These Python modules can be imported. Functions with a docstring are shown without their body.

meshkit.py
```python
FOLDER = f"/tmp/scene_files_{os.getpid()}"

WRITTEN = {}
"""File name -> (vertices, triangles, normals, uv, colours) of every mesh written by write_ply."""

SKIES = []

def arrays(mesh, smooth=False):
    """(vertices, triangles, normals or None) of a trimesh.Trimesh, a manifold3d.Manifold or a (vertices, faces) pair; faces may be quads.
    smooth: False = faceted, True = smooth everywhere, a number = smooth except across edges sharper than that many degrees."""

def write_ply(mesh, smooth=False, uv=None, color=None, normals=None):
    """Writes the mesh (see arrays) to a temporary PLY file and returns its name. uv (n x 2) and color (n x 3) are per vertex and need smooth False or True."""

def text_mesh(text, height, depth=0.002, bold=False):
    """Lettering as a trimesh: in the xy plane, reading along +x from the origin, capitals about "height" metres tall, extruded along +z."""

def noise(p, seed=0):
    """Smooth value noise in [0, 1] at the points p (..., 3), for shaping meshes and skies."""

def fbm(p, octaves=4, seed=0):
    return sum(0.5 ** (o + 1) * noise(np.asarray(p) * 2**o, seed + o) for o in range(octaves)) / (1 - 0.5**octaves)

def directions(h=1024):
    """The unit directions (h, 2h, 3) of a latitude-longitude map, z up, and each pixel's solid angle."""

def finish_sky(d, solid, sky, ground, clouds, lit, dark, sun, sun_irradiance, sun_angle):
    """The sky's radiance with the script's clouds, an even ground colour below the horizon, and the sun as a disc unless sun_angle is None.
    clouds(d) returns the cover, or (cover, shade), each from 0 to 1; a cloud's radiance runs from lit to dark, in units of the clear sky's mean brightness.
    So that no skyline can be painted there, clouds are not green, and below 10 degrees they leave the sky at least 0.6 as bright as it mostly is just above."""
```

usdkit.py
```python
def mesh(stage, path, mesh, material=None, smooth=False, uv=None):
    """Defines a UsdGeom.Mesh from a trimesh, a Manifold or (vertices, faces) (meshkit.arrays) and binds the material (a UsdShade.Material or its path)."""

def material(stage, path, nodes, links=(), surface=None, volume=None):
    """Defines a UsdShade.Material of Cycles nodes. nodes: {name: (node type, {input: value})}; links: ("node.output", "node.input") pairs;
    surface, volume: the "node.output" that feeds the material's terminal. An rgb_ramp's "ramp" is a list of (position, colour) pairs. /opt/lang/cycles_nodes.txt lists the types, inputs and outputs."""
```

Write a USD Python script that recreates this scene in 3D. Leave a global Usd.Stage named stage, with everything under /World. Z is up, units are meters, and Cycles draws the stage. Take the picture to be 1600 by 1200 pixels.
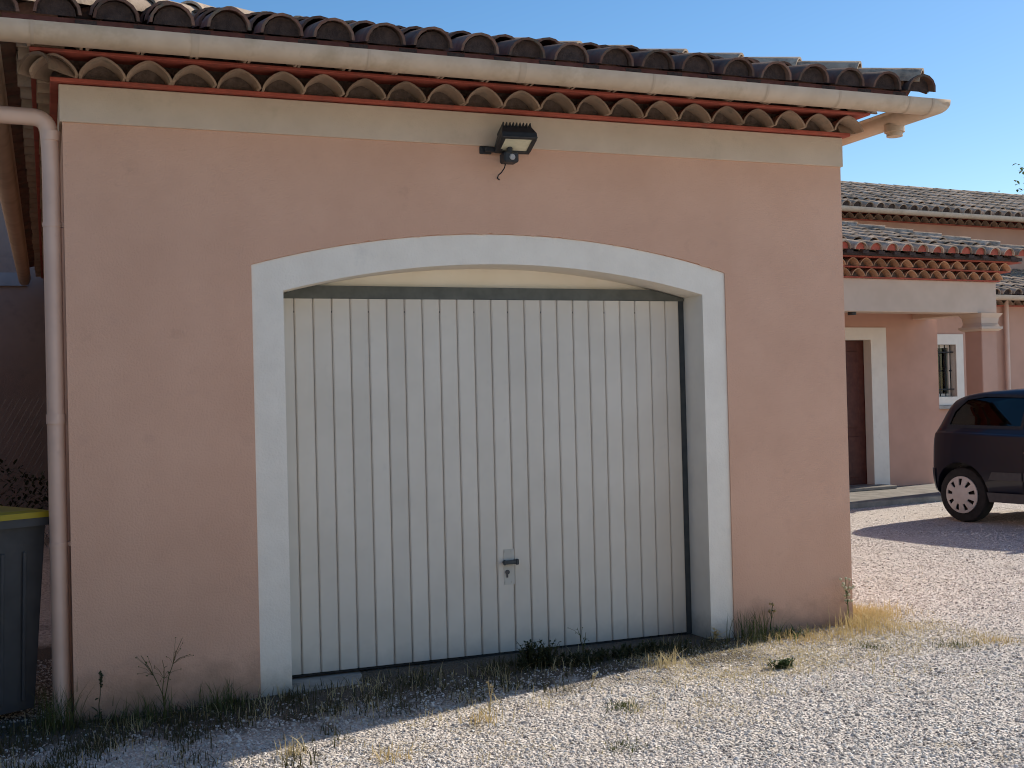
import math, random
import numpy as np, trimesh, manifold3d
import usdkit, meshkit
from shapely.geometry import Polygon, box as sbox
from pxr import Usd, UsdGeom, UsdLux, UsdShade, Gf, Sdf, Vt

# ------------------------------------------------------------------ stage, camera, sky, sun
stage = Usd.Stage.CreateInMemory()
UsdGeom.SetStageUpAxis(stage, UsdGeom.Tokens.z)
UsdGeom.SetStageMetersPerUnit(stage, 1.0)
UsdGeom.Xform.Define(stage, '/World')
stage.SetDefaultPrim(stage.GetPrimAtPath('/World'))
UsdGeom.Scope.Define(stage, '/World/Looks')

CAM = np.array([-0.0868, -5.8937, 1.3963]); YAW, PITCH, ROLL, FPX = .3749, .0112, -.0249, 1844.12
EXPOSURE = 0.2
SUN_EL, SUN_AZ = math.radians(35.0), math.atan2(.968, .251)
SUN_INT, SKY_STR = 1.25, 0.118

f_ = np.array([math.sin(YAW)*math.cos(PITCH), math.cos(YAW)*math.cos(PITCH), math.sin(PITCH)])
r0 = np.array([math.cos(YAW), -math.sin(YAW), 0]); u0 = np.cross(r0, f_)
r_ = r0*math.cos(ROLL)+u0*math.sin(ROLL); u_ = -r0*math.sin(ROLL)+u0*math.cos(ROLL)
cam = UsdGeom.Camera.Define(stage, '/World/camera')
cam.AddTransformOp().Set(Gf.Matrix4d(*r_, 0, *u_, 0, *(-f_), 0, *CAM, 1))
cam.CreateHorizontalApertureAttr(36.0); cam.CreateVerticalApertureAttr(27.0)
cam.CreateFocalLengthAttr(36.0*FPX/1600)
cam.CreateClippingRangeAttr(Gf.Vec2f(.05, 2000))
cam.CreateExposureAttr(EXPOSURE)

usdkit.material(stage, '/World/Looks/sky_look', {
    "s": ("sky_texture", {"sky_type": "single_scattering", "sun_disc": False, "sun_elevation": SUN_EL, "sun_rotation": SUN_AZ,
                          "altitude": 100.0, "air_density": 1.0, "aerosol_density": 0.25, "ozone_density": 2.0}),
    "h": ("hsv", {"saturation": 1.27}),
    "b": ("background_shader", {"strength": SKY_STR})}, [("s.color", "h.color"), ("h.color", "b.color")], surface="b.background")
dome = UsdLux.DomeLight.Define(stage, '/World/sky')
UsdShade.MaterialBindingAPI.Apply(dome.GetPrim()).Bind(UsdShade.Material.Get(stage, '/World/Looks/sky_look'))
dome.GetPrim().SetCustomDataByKey('kind', 'structure')
sun = UsdLux.DistantLight.Define(stage, '/World/sun')
sun.CreateIntensityAttr(SUN_INT); sun.CreateAngleAttr(0.53); sun.CreateNormalizeAttr(True); sun.CreateColorAttr(Gf.Vec3f(1.0, .93, .82))
sd = np.array([math.sin(SUN_AZ)*math.cos(SUN_EL), math.cos(SUN_AZ)*math.cos(SUN_EL), math.sin(SUN_EL)])
sx = np.cross([0, 0, 1], sd); sx /= np.linalg.norm(sx); sy = np.cross(sd, sx)
sun.AddTransformOp().Set(Gf.Matrix4d(*sx, 0, *sy, 0, *sd, 0, 0, 0, 30, 1))

rng = np.random.default_rng(7); random.seed(7)

# ------------------------------------------------------------------ helpers
_names = {}
def numbered(parent, name):
    k = _names.get((parent, name), 0); _names[(parent, name)] = k+1
    return f"{parent}/{name}" if k == 0 else f"{parent}/{name}_{k:03d}"
def tag(prim, label=None, cat=None, group=None, kind=None):
    prim = prim.GetPrim() if hasattr(prim, 'GetPrim') else prim
    for k, v in (('label', label), ('category', cat), ('group', group), ('kind', kind)):
        if v: prim.SetCustomDataByKey(k, v)
    return prim
def thing(name, label, cat, loc=(0, 0, 0), rz=0.0, group=None):
    p = numbered('/World', name)
    x = UsdGeom.Xform.Define(stage, p)
    x.AddTranslateOp().Set(Gf.Vec3d(*map(float, loc))); x.AddRotateZOp().Set(float(rz))
    tag(x, label, cat, group)
    return p
def part(parent, name, mesh, m, smooth=False, label=None, kind=None):
    p = numbered(parent, name)
    x = usdkit.mesh(stage, p, mesh, M[m], smooth=smooth)
    if label or kind: tag(x, label, None, None, kind)
    return p
def cat(*ms):
    ms = [m for m in ms if m is not None]
    return trimesh.util.concatenate([m if isinstance(m, trimesh.Trimesh) else trimesh.Trimesh(*meshkit.arrays(m)[:2], process=False) for m in ms])
def tf(m, mat):
    m = m.copy(); v = np.asarray(m.vertices) @ mat[:3, :3].T + mat[:3, 3]
    return trimesh.Trimesh(v, m.faces, process=False)
def T(x=0, y=0, z=0):
    a = np.eye(4); a[:3, 3] = (x, y, z); return a
def Rx(a): return trimesh.transformations.rotation_matrix(a, [1, 0, 0])
def Ry(a): return trimesh.transformations.rotation_matrix(a, [0, 1, 0])
def Rz(a): return trimesh.transformations.rotation_matrix(a, [0, 0, 1])
def bx(x0, x1, y0, y1, z0, z1, bev=0.0):
    """box, with optional small bevel on all edges"""
    if bev <= 0:
        m = trimesh.creation.box((x1-x0, y1-y0, z1-z0)); m.apply_translation(((x0+x1)/2, (y0+y1)/2, (z0+z1)/2)); return m
    b = min(bev, (x1-x0)/3, (y1-y0)/3, (z1-z0)/3)
    pts = []
    for sx_ in (0, 1):
        for sy_ in (0, 1):
            for sz_ in (0, 1):
                c_ = [x1 if sx_ else x0, y1 if sy_ else y0, z1 if sz_ else z0]
                s_ = [-1 if sx_ else 1, -1 if sy_ else 1, -1 if sz_ else 1]
                for ax in range(3):
                    p = [c_[i]+s_[i]*b*(0 if i == ax else 1) for i in range(3)]
                    pts.append(p)
    return trimesh.convex.convex_hull(np.array(pts))
def cyl(p0, p1, r, n=16, r1=None):
    """capped cylinder or cone from p0 to p1"""
    p0, p1 = np.asarray(p0, float), np.asarray(p1, float); r1 = r if r1 is None else r1
    d = p1-p0; L = np.linalg.norm(d); d /= L
    a = np.cross(d, [0, 0, 1] if abs(d[2]) < .9 else [1, 0, 0]); a /= np.linalg.norm(a); b = np.cross(d, a)
    t = np.linspace(0, 2*np.pi, n, endpoint=False)
    ring = np.cos(t)[:, None]*a+np.sin(t)[:, None]*b
    v = np.vstack([p0+r*ring, p1+r1*ring, [p0], [p1]])
    f = []
    for i in range(n):
        j = (i+1) % n
        f += [[i, j, n+j], [i, n+j, n+i], [2*n, j, i], [2*n+1, n+i, n+j]]
    m = trimesh.Trimesh(v, f, process=False); m.invert() if m.volume < 0 else None
    return m
def tube(pts, r, n=10):
    p = np.asarray(pts, float); rr = np.broadcast_to(r, (len(p),))
    t = np.gradient(p, axis=0); t /= np.linalg.norm(t, axis=1, keepdims=True)+1e-12
    a = np.zeros_like(t); v0 = np.cross(t[0], [0, 0, 1.0] if abs(t[0, 2]) < .9 else [1.0, 0, 0])
    for i in range(len(p)):
        v0 = v0-t[i]*(v0@t[i]); v0 = v0/(np.linalg.norm(v0)+1e-12); a[i] = v0
    b = np.cross(t, a)
    th = np.arange(n)*2*np.pi/n
    v = p[:, None]+rr[:, None, None]*(np.cos(th)[None, :, None]*a[:, None]+np.sin(th)[None, :, None]*b[:, None])
    v = v.reshape(-1, 3); f = []
    for i in range(len(p)-1):
        for j in range(n):
            k = (j+1) % n
            f += [[i*n+j, i*n+k, (i+1)*n+k], [i*n+j, (i+1)*n+k, (i+1)*n+j]]
    v = np.vstack([v, p[:1], p[-1:]]); q = len(p)*n
    for j in range(n):
        k = (j+1) % n
        f += [[q, k, j], [q+1, (len(p)-1)*n+j, (len(p)-1)*n+k]]
    m = trimesh.Trimesh(v, f, process=False); m.invert() if m.volume < 0 else None
    return m
def extr_xz(poly, y0, y1):
    """polygon in the xz plane, extruded from y0 to y1 (y0 is the front)"""
    m = trimesh.creation.extrude_polygon(poly, y1-y0, engine="earcut")
    v = np.array(m.vertices); w = np.stack([v[:, 0], y1-v[:, 2], v[:, 1]], 1)
    return trimesh.Trimesh(w, m.faces, process=False)
def extr_xy(poly, z0, z1):
    m = trimesh.creation.extrude_polygon(poly, z1-z0, engine="earcut"); m.apply_translation((0, 0, z0)); return m
def sweep_profile(profile, A, B, up=(0, 0, 1)):
    """an open 2-D profile (across, up) swept from A to B; across points to the left of travel... as a sheet strip"""
    A, B = np.asarray(A, float), np.asarray(B, float); d = (B-A)/np.linalg.norm(B-A)
    s = np.cross(d, up); pr = np.asarray(profile, float); n = len(pr)
    va = A+pr[:, :1]*s+pr[:, 1:]*np.asarray(up); vb = B+pr[:, :1]*s+pr[:, 1:]*np.asarray(up)
    v = np.vstack([va, vb]); f = []
    for i in range(n):
        j = (i+1) % n
        f += [[i, n+i, n+j], [i, n+j, j]]
    return trimesh.Trimesh(v, f, process=False)

# ------------------------------------------------------------------ materials
M = {}
def mat(name, nodes, links, surface):
    M[name] = usdkit.material(stage, f'/World/Looks/{name}', nodes, links, surface=surface)
def pbr(name, c1, c2, scale=6.0, rough=.8, bscale=0, bdist=.002, bstr=.6, detail=4, rnd=None, stain=None, spec=.3, big=None, coat=0., metallic=0., ramp=(.35, .65), foot=None):
    """noise-varied colour, fine bump; rnd: per-object lightness spread; stain: (colour, scale, lo, hi) blotches; big: (scale, lo, hi) multiplies in a broad variation"""
    n = {"g": ("geometry", {}), "n": ("noise_texture", {"scale": float(scale), "detail": float(detail), "roughness": .6}),
         "r": ("rgb_ramp", {"ramp": [(0, c1), (ramp[0], c1), (ramp[1], c2), (1, c2)]}),
         "p": ("principled_bsdf", {"roughness": float(rough), "specular_ior_level": float(spec), "coat_weight": float(coat), "coat_roughness": .04, "metallic": float(metallic)})}
    l = [("g.position", "n.vector"), ("n.fac", "r.fac")]
    col = "r.color"
    if stain:
        sc, ss, lo, hi = stain
        n["sn"] = ("noise_texture", {"scale": float(ss), "detail": 5.0, "roughness": .65})
        n["sm"] = ("map_range", {"from_min": lo, "from_max": hi, "to_min": 0.0, "to_max": 1.0, "clamp": True})
        n["sx"] = ("mix_color", {"b": sc})
        l += [("g.position", "sn.vector"), ("sn.fac", "sm.value"), ("sm.result", "sx.fac"), (col, "sx.a")]; col = "sx.result"
    if big:
        n["bn"] = ("noise_texture", {"scale": float(big[0]), "detail": 3.0})
        n["bm"] = ("map_range", {"from_min": .3, "from_max": .7, "to_min": big[1], "to_max": big[2], "clamp": True})
        n["bc"] = ("combine_color", {})
        n["bx"] = ("mix_color", {"blend_type": "multiply", "fac": 1.0, "use_clamp": False})
        l += [("g.position", "bn.vector"), ("bn.fac", "bm.value"), ("bm.result", "bc.r"), ("bm.result", "bc.g"), ("bm.result", "bc.b"), (col, "bx.a"), ("bc.color", "bx.b")]; col = "bx.result"
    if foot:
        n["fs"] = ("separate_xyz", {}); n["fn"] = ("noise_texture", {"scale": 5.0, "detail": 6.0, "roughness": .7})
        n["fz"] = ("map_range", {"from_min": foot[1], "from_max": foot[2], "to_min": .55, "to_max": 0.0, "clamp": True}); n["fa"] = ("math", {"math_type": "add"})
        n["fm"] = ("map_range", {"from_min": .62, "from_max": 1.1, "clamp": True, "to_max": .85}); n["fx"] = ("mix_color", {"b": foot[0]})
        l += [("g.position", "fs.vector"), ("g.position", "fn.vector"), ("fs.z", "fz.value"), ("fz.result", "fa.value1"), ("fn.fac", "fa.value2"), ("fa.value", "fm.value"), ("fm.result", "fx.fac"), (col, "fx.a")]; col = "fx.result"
    if rnd:
        n["o"] = ("object_info", {})
        n["om"] = ("map_range", {"to_min": rnd[0], "to_max": rnd[1]})
        n["oc"] = ("combine_color", {})
        n["ox"] = ("mix_color", {"blend_type": "multiply", "fac": 1.0, "use_clamp": False})
        l += [("o.random", "om.value"), ("om.result", "oc.r"), ("om.result", "oc.g"), ("om.result", "oc.b"), (col, "ox.a"), ("oc.color", "ox.b")]; col = "ox.result"
    l.append((col, "p.base_color"))
    if bscale:
        n["bpn"] = ("noise_texture", {"scale": float(bscale), "detail": 3.0, "roughness": .6})
        n["bp"] = ("bump", {"strength": float(bstr), "distance": float(bdist)})
        l += [("g.position", "bpn.vector"), ("bpn.fac", "bp.height"), ("bp.normal", "p.normal")]
    mat(name, n, l, "p.BSDF")

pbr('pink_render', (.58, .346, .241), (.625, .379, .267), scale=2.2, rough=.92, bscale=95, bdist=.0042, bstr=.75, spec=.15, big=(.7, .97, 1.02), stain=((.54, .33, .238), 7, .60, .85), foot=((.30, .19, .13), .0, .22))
pbr('pink_house', (.47, .275, .20), (.53, .31, .228), scale=2.2, rough=.92, bscale=160, bdist=.003, spec=.15)
pbr('beige_render', (.53, .422, .325), (.585, .468, .363), scale=4, rough=.92, bscale=160, bdist=.003, bstr=.6, spec=.15, stain=((.46, .375, .285), 5, .56, .8))
pbr('beige_house', (.55, .415, .315), (.60, .455, .35), scale=4, rough=.92, spec=.15)
pbr('white_render', (.72, .655, .565), (.78, .715, .62), scale=5, rough=.9, bscale=95, bdist=.003, bstr=.6, spec=.15, stain=((.60, .56, .50), 4, .62, .85), foot=((.33, .30, .25), -.02, .16))
pbr('cream_render', (.82, .74, .60), (.85, .78, .65), scale=5, rough=.9, bscale=140, bdist=.002, bstr=.4, spec=.15)
pbr('door_paint', (.555, .508, .435), (.605, .556, .48), scale=3, rough=.55, bscale=30, bdist=.0006, bstr=.4, spec=.35, rnd=(.95, 1.04), stain=((.52, .485, .43), 9, .62, .85), foot=((.40, .375, .33), -.02, .16))
pbr('groove_paint', (.44, .42, .37), (.50, .475, .42), scale=8, rough=.8)
pbr('dark_board', (.088, .092, .082), (.12, .124, .112), scale=12, rough=.75)
pbr('dark_metal', (.035, .042, .045), (.05, .057, .06), scale=20, rough=.55)
pbr('old_concrete', (.20, .18, .155), (.28, .255, .22), scale=7, rough=.95, bscale=60, bdist=.006, stain=((.13, .115, .095), 4, .5, .72))
pbr('concrete', (.30, .28, .25), (.40, .375, .335), scale=9, rough=.95, bscale=60, bdist=.006, stain=((.16, .15, .12), 5, .55, .75))
TERR = dict(rough=.88, bscale=70, bdist=.004, spec=.2)
pbr('hip_clay_lit', (.36, .265, .19), (.48, .37, .275), scale=9, rnd=(.8, 1.15), stain=((.16, .125, .10), 12, .5, .7), **TERR)  # paler copy of the roof clay, sunlight on the hips put into colour
pbr('roof_clay', (.115, .058, .044), (.20, .112, .08), scale=9, rnd=(.65, 1.25), stain=((.10, .085, .065), 14, .48, .68), **TERR)
pbr('roof_clay_grey', (.38, .275, .195), (.52, .39, .285), scale=9, rnd=(.65, 1.25), stain=((.18, .14, .105), 12, .46, .66), **{**TERR, 'spec': .08, 'rough': .95})
pbr('cornice_clay', (.31, .215, .15), (.42, .305, .22), scale=8, rnd=(.75, 1.15), stain=((.25, .20, .15), 16, .52, .72), **TERR)
pbr('cornice_clay_orange', (.46, .24, .13), (.56, .33, .20), scale=8, rnd=(.7, 1.15), stain=((.25, .17, .11), 16, .52, .72), **TERR)
pbr('red_clay', (.34, .075, .05), (.42, .10, .065), scale=10, rough=.8, bscale=60, bdist=.003, stain=((.22, .07, .05), 8, .5, .75))
pbr('eave_red', (.10, .035, .028), (.15, .055, .042), scale=14, rough=.9)
pbr('mortar', (.10, .072, .056), (.17, .125, .10), scale=25, rough=.95, bscale=80, bdist=.01)  # darkened so that the colour carries the shade inside the tile hollows
pbr('mortar_dark', (.042, .030, .028), (.075, .052, .046), scale=25, rough=.95, bscale=80, bdist=.01)
pbr('gutter_paint', (.45, .345, .25), (.52, .405, .30), scale=7, rough=.55, spec=.3, stain=((.36, .275, .185), 5, .52, .75))
pbr('gutter_joint', (.40, .305, .22), (.46, .355, .26), scale=7, rough=.55, spec=.3)
pbr('pipe_paint', (.60, .41, .32), (.66, .46, .36), scale=5, rough=.5, spec=.4, stain=((.48, .33, .25), 6, .6, .8))
pbr('black_plastic', (.018, .019, .021), (.028, .029, .031), scale=30, rough=.5, spec=.4)
pbr('lamp_glass', (.62, .60, .44), (.70, .67, .50), scale=40, rough=.25, spec=.5)
pbr('grey_lens', (.34, .33, .325), (.42, .41, .40), scale=40, rough=.3)
pbr('bin_plastic', (.042, .045, .050), (.06, .064, .070), scale=6, rough=.55, bscale=200, bdist=.0006, stain=((.07, .068, .062), 9, .58, .78))
pbr('bin_lid_plastic', (.26, .205, .012), (.33, .265, .018), scale=5, rough=.5)
pbr('rubber', (.015, .015, .016), (.028, .027, .027), scale=20, rough=.85)
pbr('hubcap', (.48, .45, .42), (.56, .53, .49), scale=12, rough=.35, spec=.5)
pbr('car_paint', (.004, .0046, .010), (.005, .0058, .0125), scale=3, rough=.35, spec=.4, coat=.55)
pbr('car_trim', (.020, .020, .021), (.028, .028, .028), scale=20, rough=.6)
pbr('moulding', (.055, .055, .058), (.07, .07, .072), scale=20, rough=.5)
pbr('chrome', (.55, .55, .55), (.6, .6, .6), scale=5, rough=.15, metallic=1.)
pbr('tail_red', (.22, .012, .012), (.26, .016, .016), scale=5, rough=.12, spec=.6)
pbr('headlamp', (.6, .62, .64), (.68, .7, .72), scale=5, rough=.08, spec=.7)
pbr('seat_cloth', (.035, .035, .04), (.06, .06, .065), scale=30, rough=.95)
pbr('wood_door', (.075, .021, .015), (.11, .034, .023), scale=14, rough=.5, bscale=40, bdist=.001)
pbr('iron', (.012, .012, .013), (.02, .02, .021), scale=20, rough=.6)
pbr('dark_render', (.25, .185, .155), (.30, .23, .195), scale=1.5, rough=.95, bscale=80, bdist=.006, stain=((.19, .145, .125), 3, .5, .75))
pbr('pale_band', (.22, .225, .235), (.27, .275, .285), scale=4, rough=.9)
pbr('galvanised', (.16, .16, .155), (.22, .22, .21), scale=14, rough=.5, metallic=.6)
pbr('bark', (.09, .07, .055), (.16, .13, .10), scale=12, rough=.95, bscale=30, bdist=.02)
def leaf(name, c1, c2, trans=.35, scale=3., rnd=None):
    n = {"g": ("geometry", {}), "n": ("noise_texture", {"scale": float(scale), "detail": 3.0}),
         "w": ("white_noise_texture", {"dimensions": "1D"}),
         "ad": ("math", {"math_type": "add"}), "mu": ("math", {"math_type": "multiply", "value2": .5}),
         "r": ("rgb_ramp", {"ramp": [(.15, c1), (.85, c2)]}),
         "d": ("principled_bsdf", {"roughness": .7, "specular_ior_level": .2}), "t": ("translucent_bsdf", {}), "m": ("mix_closure", {"fac": trans})}
    l = [("g.position", "n.vector"), ("g.random_per_island", "w.w"), ("n.fac", "ad.value1"), ("w.value", "ad.value2"), ("ad.value", "mu.value1"), ("mu.value", "r.fac"),
         ("r.color", "d.base_color"), ("r.color", "t.color"), ("d.BSDF", "m.closure1"), ("t.BSDF", "m.closure2")]
    mat(name, n, l, "m.closure")
leaf('dry_blade', (.46, .32, .12), (.68, .54, .28), .3)
leaf('straw_blade', (.48, .38, .18), (.66, .56, .34), .3)
leaf('green_blade', (.055, .075, .022), (.13, .14, .05), .3)
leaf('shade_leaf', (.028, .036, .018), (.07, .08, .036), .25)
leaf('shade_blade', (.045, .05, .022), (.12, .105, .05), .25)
leaf('weed_leaf', (.05, .085, .03), (.11, .15, .06), .3)
leaf('dark_leaf', (.018, .026, .012), (.04, .052, .024), .2)
leaf('tree_leaf', (.045, .07, .022), (.10, .13, .045), .3)
leaf('pale_flower', (.62, .58, .40), (.75, .70, .5), .2)
# glass panes: sun passes, reflection by fresnel
mat('pane_glass', {"f": ("fresnel", {"IOR": 1.5}), "t": ("transparent_bsdf", {"color": (.82, .88, .84)}), "y": ("glossy_bsdf", {"color": (1, 1, 1), "roughness": .01}), "m": ("mix_closure", {})},
    [("f.fac", "m.fac"), ("t.BSDF", "m.closure1"), ("y.BSDF", "m.closure2")], "m.closure")
mat('car_glass', {"f": ("fresnel", {"IOR": 1.5}), "t": ("transparent_bsdf", {"color": (.20, .25, .22)}), "y": ("glossy_bsdf", {"color": (1, 1, 1), "roughness": .01}), "m": ("mix_closure", {})},
    [("f.fac", "m.fac"), ("t.BSDF", "m.closure1"), ("y.BSDF", "m.closure2")], "m.closure")
# gravel bed: packed chippings, pinkish and finer where it is worn, dusty between stones
mat('gravel_bed', {
    "g": ("geometry", {}), "v": ("voronoi_texture", {"scale": 75.0, "randomness": 1.0}), "v2": ("voronoi_texture", {"scale": 140.0, "randomness": 1.0}),
    "sp": ("separate_color", {}),
    "r": ("rgb_ramp", {"ramp": [(0, (.28, .235, .20)), (.3, (.50, .43, .375)), (.6, (.63, .56, .495)), (.85, (.72, .65, .59)), (1, (.82, .77, .71))]}),
    "n": ("noise_texture", {"scale": .55, "detail": 5.0, "roughness": .62}),
    "n2": ("noise_texture", {"scale": 3.5, "detail": 6.0, "roughness": .7}),
    "mm": ("map_range", {"from_min": .42, "from_max": .62, "to_min": .0, "to_max": .6, "clamp": True}),
    "mx": ("mix_color", {"b": (.63, .555, .485)}),
    "m2": ("map_range", {"from_min": .56, "from_max": .72, "to_min": .0, "to_max": .75, "clamp": True}),
    "mx2": ("mix_color", {"b": (.31, .25, .165)}),
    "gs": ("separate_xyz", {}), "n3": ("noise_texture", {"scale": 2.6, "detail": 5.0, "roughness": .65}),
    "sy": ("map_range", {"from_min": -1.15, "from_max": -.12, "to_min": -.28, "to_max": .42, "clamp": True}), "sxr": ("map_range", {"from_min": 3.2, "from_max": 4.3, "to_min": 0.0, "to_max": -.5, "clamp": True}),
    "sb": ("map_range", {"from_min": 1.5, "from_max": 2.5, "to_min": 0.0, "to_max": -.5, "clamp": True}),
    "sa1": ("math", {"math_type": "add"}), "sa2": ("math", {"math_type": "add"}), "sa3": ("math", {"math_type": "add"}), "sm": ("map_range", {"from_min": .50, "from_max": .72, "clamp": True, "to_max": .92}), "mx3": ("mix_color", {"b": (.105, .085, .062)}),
    "b": ("bump", {"strength": .9, "distance": .012}), "b2": ("bump", {"strength": .6, "distance": .02}),
    "p": ("principled_bsdf", {"roughness": .95, "specular_ior_level": .15})},
    [("g.position", "v.vector"), ("g.position", "v2.vector"), ("g.position", "n.vector"), ("g.position", "n2.vector"), ("v.color", "sp.color"), ("sp.r", "r.fac"),
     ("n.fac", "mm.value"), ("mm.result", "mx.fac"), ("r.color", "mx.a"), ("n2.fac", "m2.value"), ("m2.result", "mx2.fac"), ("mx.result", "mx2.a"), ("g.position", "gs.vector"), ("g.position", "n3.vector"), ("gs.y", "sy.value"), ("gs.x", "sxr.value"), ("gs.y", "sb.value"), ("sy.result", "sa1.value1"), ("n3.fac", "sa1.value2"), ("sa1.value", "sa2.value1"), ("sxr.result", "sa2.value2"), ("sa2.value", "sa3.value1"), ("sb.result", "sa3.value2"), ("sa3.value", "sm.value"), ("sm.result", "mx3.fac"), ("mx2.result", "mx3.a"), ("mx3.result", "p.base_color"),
     ("n2.fac", "b2.height"), ("b2.normal", "b.normal"), ("v.distance", "b.height"), ("b.normal", "p.normal")], "p.BSDF")
mat('pebble', {
    "o": ("object_info", {}), "g": ("geometry", {}), "n": ("noise_texture", {"scale": 1.3, "detail": 3.0}),
    "r": ("rgb_ramp", {"ramp": [(0, (.22, .19, .165)), (.2, (.45, .405, .355)), (.5, (.61, .56, .50)), (.8, (.69, .645, .585)), (1, (.78, .75, .70))]}),
    "mm": ("map_range", {"from_min": .45, "from_max": .62, "to_min": .0, "to_max": .45, "clamp": True}),
    "mx": ("mix_color", {"b": (.64, .565, .495)}), "p": ("principled_bsdf", {"roughness": .85, "specular_ior_level": .25})},
    [("o.random", "r.fac"), ("g.position", "n.vector"), ("n.fac", "mm.value"), ("mm.result", "mx.fac"), ("r.color", "mx.a"), ("mx.result", "p.base_color")], "p.BSDF")

# ------------------------------------------------------------------ ground
def sstep(a, b, x):
    t = np.clip((x-a)/(b-a), 0, 1); return t*t*(3-2*t)
def gz(x, y):
    x, y = np.asarray(x, float), np.asarray(y, float)
    p = np.stack([x*1.3, y*1.3, np.zeros_like(x)], -1)
    near = np.exp(-((x-3)**2+(y+1)**2)/60.)
    h = -.022 + .03*(meshkit.fbm(p, 4, 3)-.5)*near
    h -= .035*(1-sstep(.3, 1.8, x))*sstep(-2.5, -.2, y)*(1-sstep(3, 6, y))
    return h
def sgrid(lo, hi, c0, fine, n):
    k = np.linspace(-1, 1, n); s = np.sinh(k*6.2)/np.sinh(6.2)
    return np.unique(np.round(c0+np.where(s < 0, s*(c0-lo), s*(hi-c0)), 4))
gx, gy = sgrid(-300, 300, 3.0, 0, 260), sgrid(-300, 300, -.3, 0, 260)
X, Y = np.meshgrid(gx, gy, indexing='ij'); Z = gz(X, Y)
nx, ny = X.shape; idx = np.arange(nx*ny).reshape(nx, ny)
q = np.stack([idx[:-1, :-1], idx[1:, :-1], idx[1:, 1:], idx[:-1, 1:]], -1).reshape(-1, 4)
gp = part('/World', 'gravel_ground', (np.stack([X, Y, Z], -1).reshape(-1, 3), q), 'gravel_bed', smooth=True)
tag(stage.GetPrimAtPath(gp), kind='structure')

# ------------------------------------------------------------------ tile builders
def barrel(r0, r1, L, t=.013, n=8, squash=.95, pw=1.0):
    """half-round clay tile along +y, convex side up, springing line at z=0; r0 at the low end y=0"""
    th = np.linspace(0, np.pi, n+1)
    rings = []
    for y, r in ((0, r0), (L, r1)):
        for rr in (r, r-t):
            rings.append(np.stack([-rr*np.sign(np.cos(th))*np.abs(np.cos(th))**pw, np.full_like(th, y), rr*np.clip(np.sin(th), 0, 1)**pw*squash], 1))
    v = np.vstack(rings); k = n+1; f = []
    o0, i0, o1, i1 = 0, k, 2*k, 3*k
    for i in range(n):
        f += [[o0+i, o0+i+1, o1+i+1], [o0+i, o1+i+1, o1+i]]
        f += [[i0+i, i1+i+1, i0+i+1], [i0+i, i1+i, i1+i+1]]
        f += [[o0+i, i0+i, i0+i+1], [o0+i, i0+i+1, o0+i+1]]
        f += [[o1+i, o1+i+1, i1+i+1], [o1+i, i1+i+1, i1+i]]
    for e in (0, n):
        a = [[o0+e, o1+e, i1+e], [o0+e, i1+e, i0+e]]
        f += a if e == 0 else [x[::-1] for x in a]
    m = trimesh.Trimesh(v, f, process=False); m.invert() if m.volume < 0 else None
    return m
FLIP = np.diag([-1., 1, -1, 1])          # rotation by 180 degrees about y
def half_disc(r, y, t=.03, n=8, squash=.95):
    th = np.linspace(0, np.pi, n+1); P = [(-r*math.cos(a), r*math.sin(a)*squash) for a in th]
    return extr_xz(Polygon(P), y, y+t)
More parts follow.
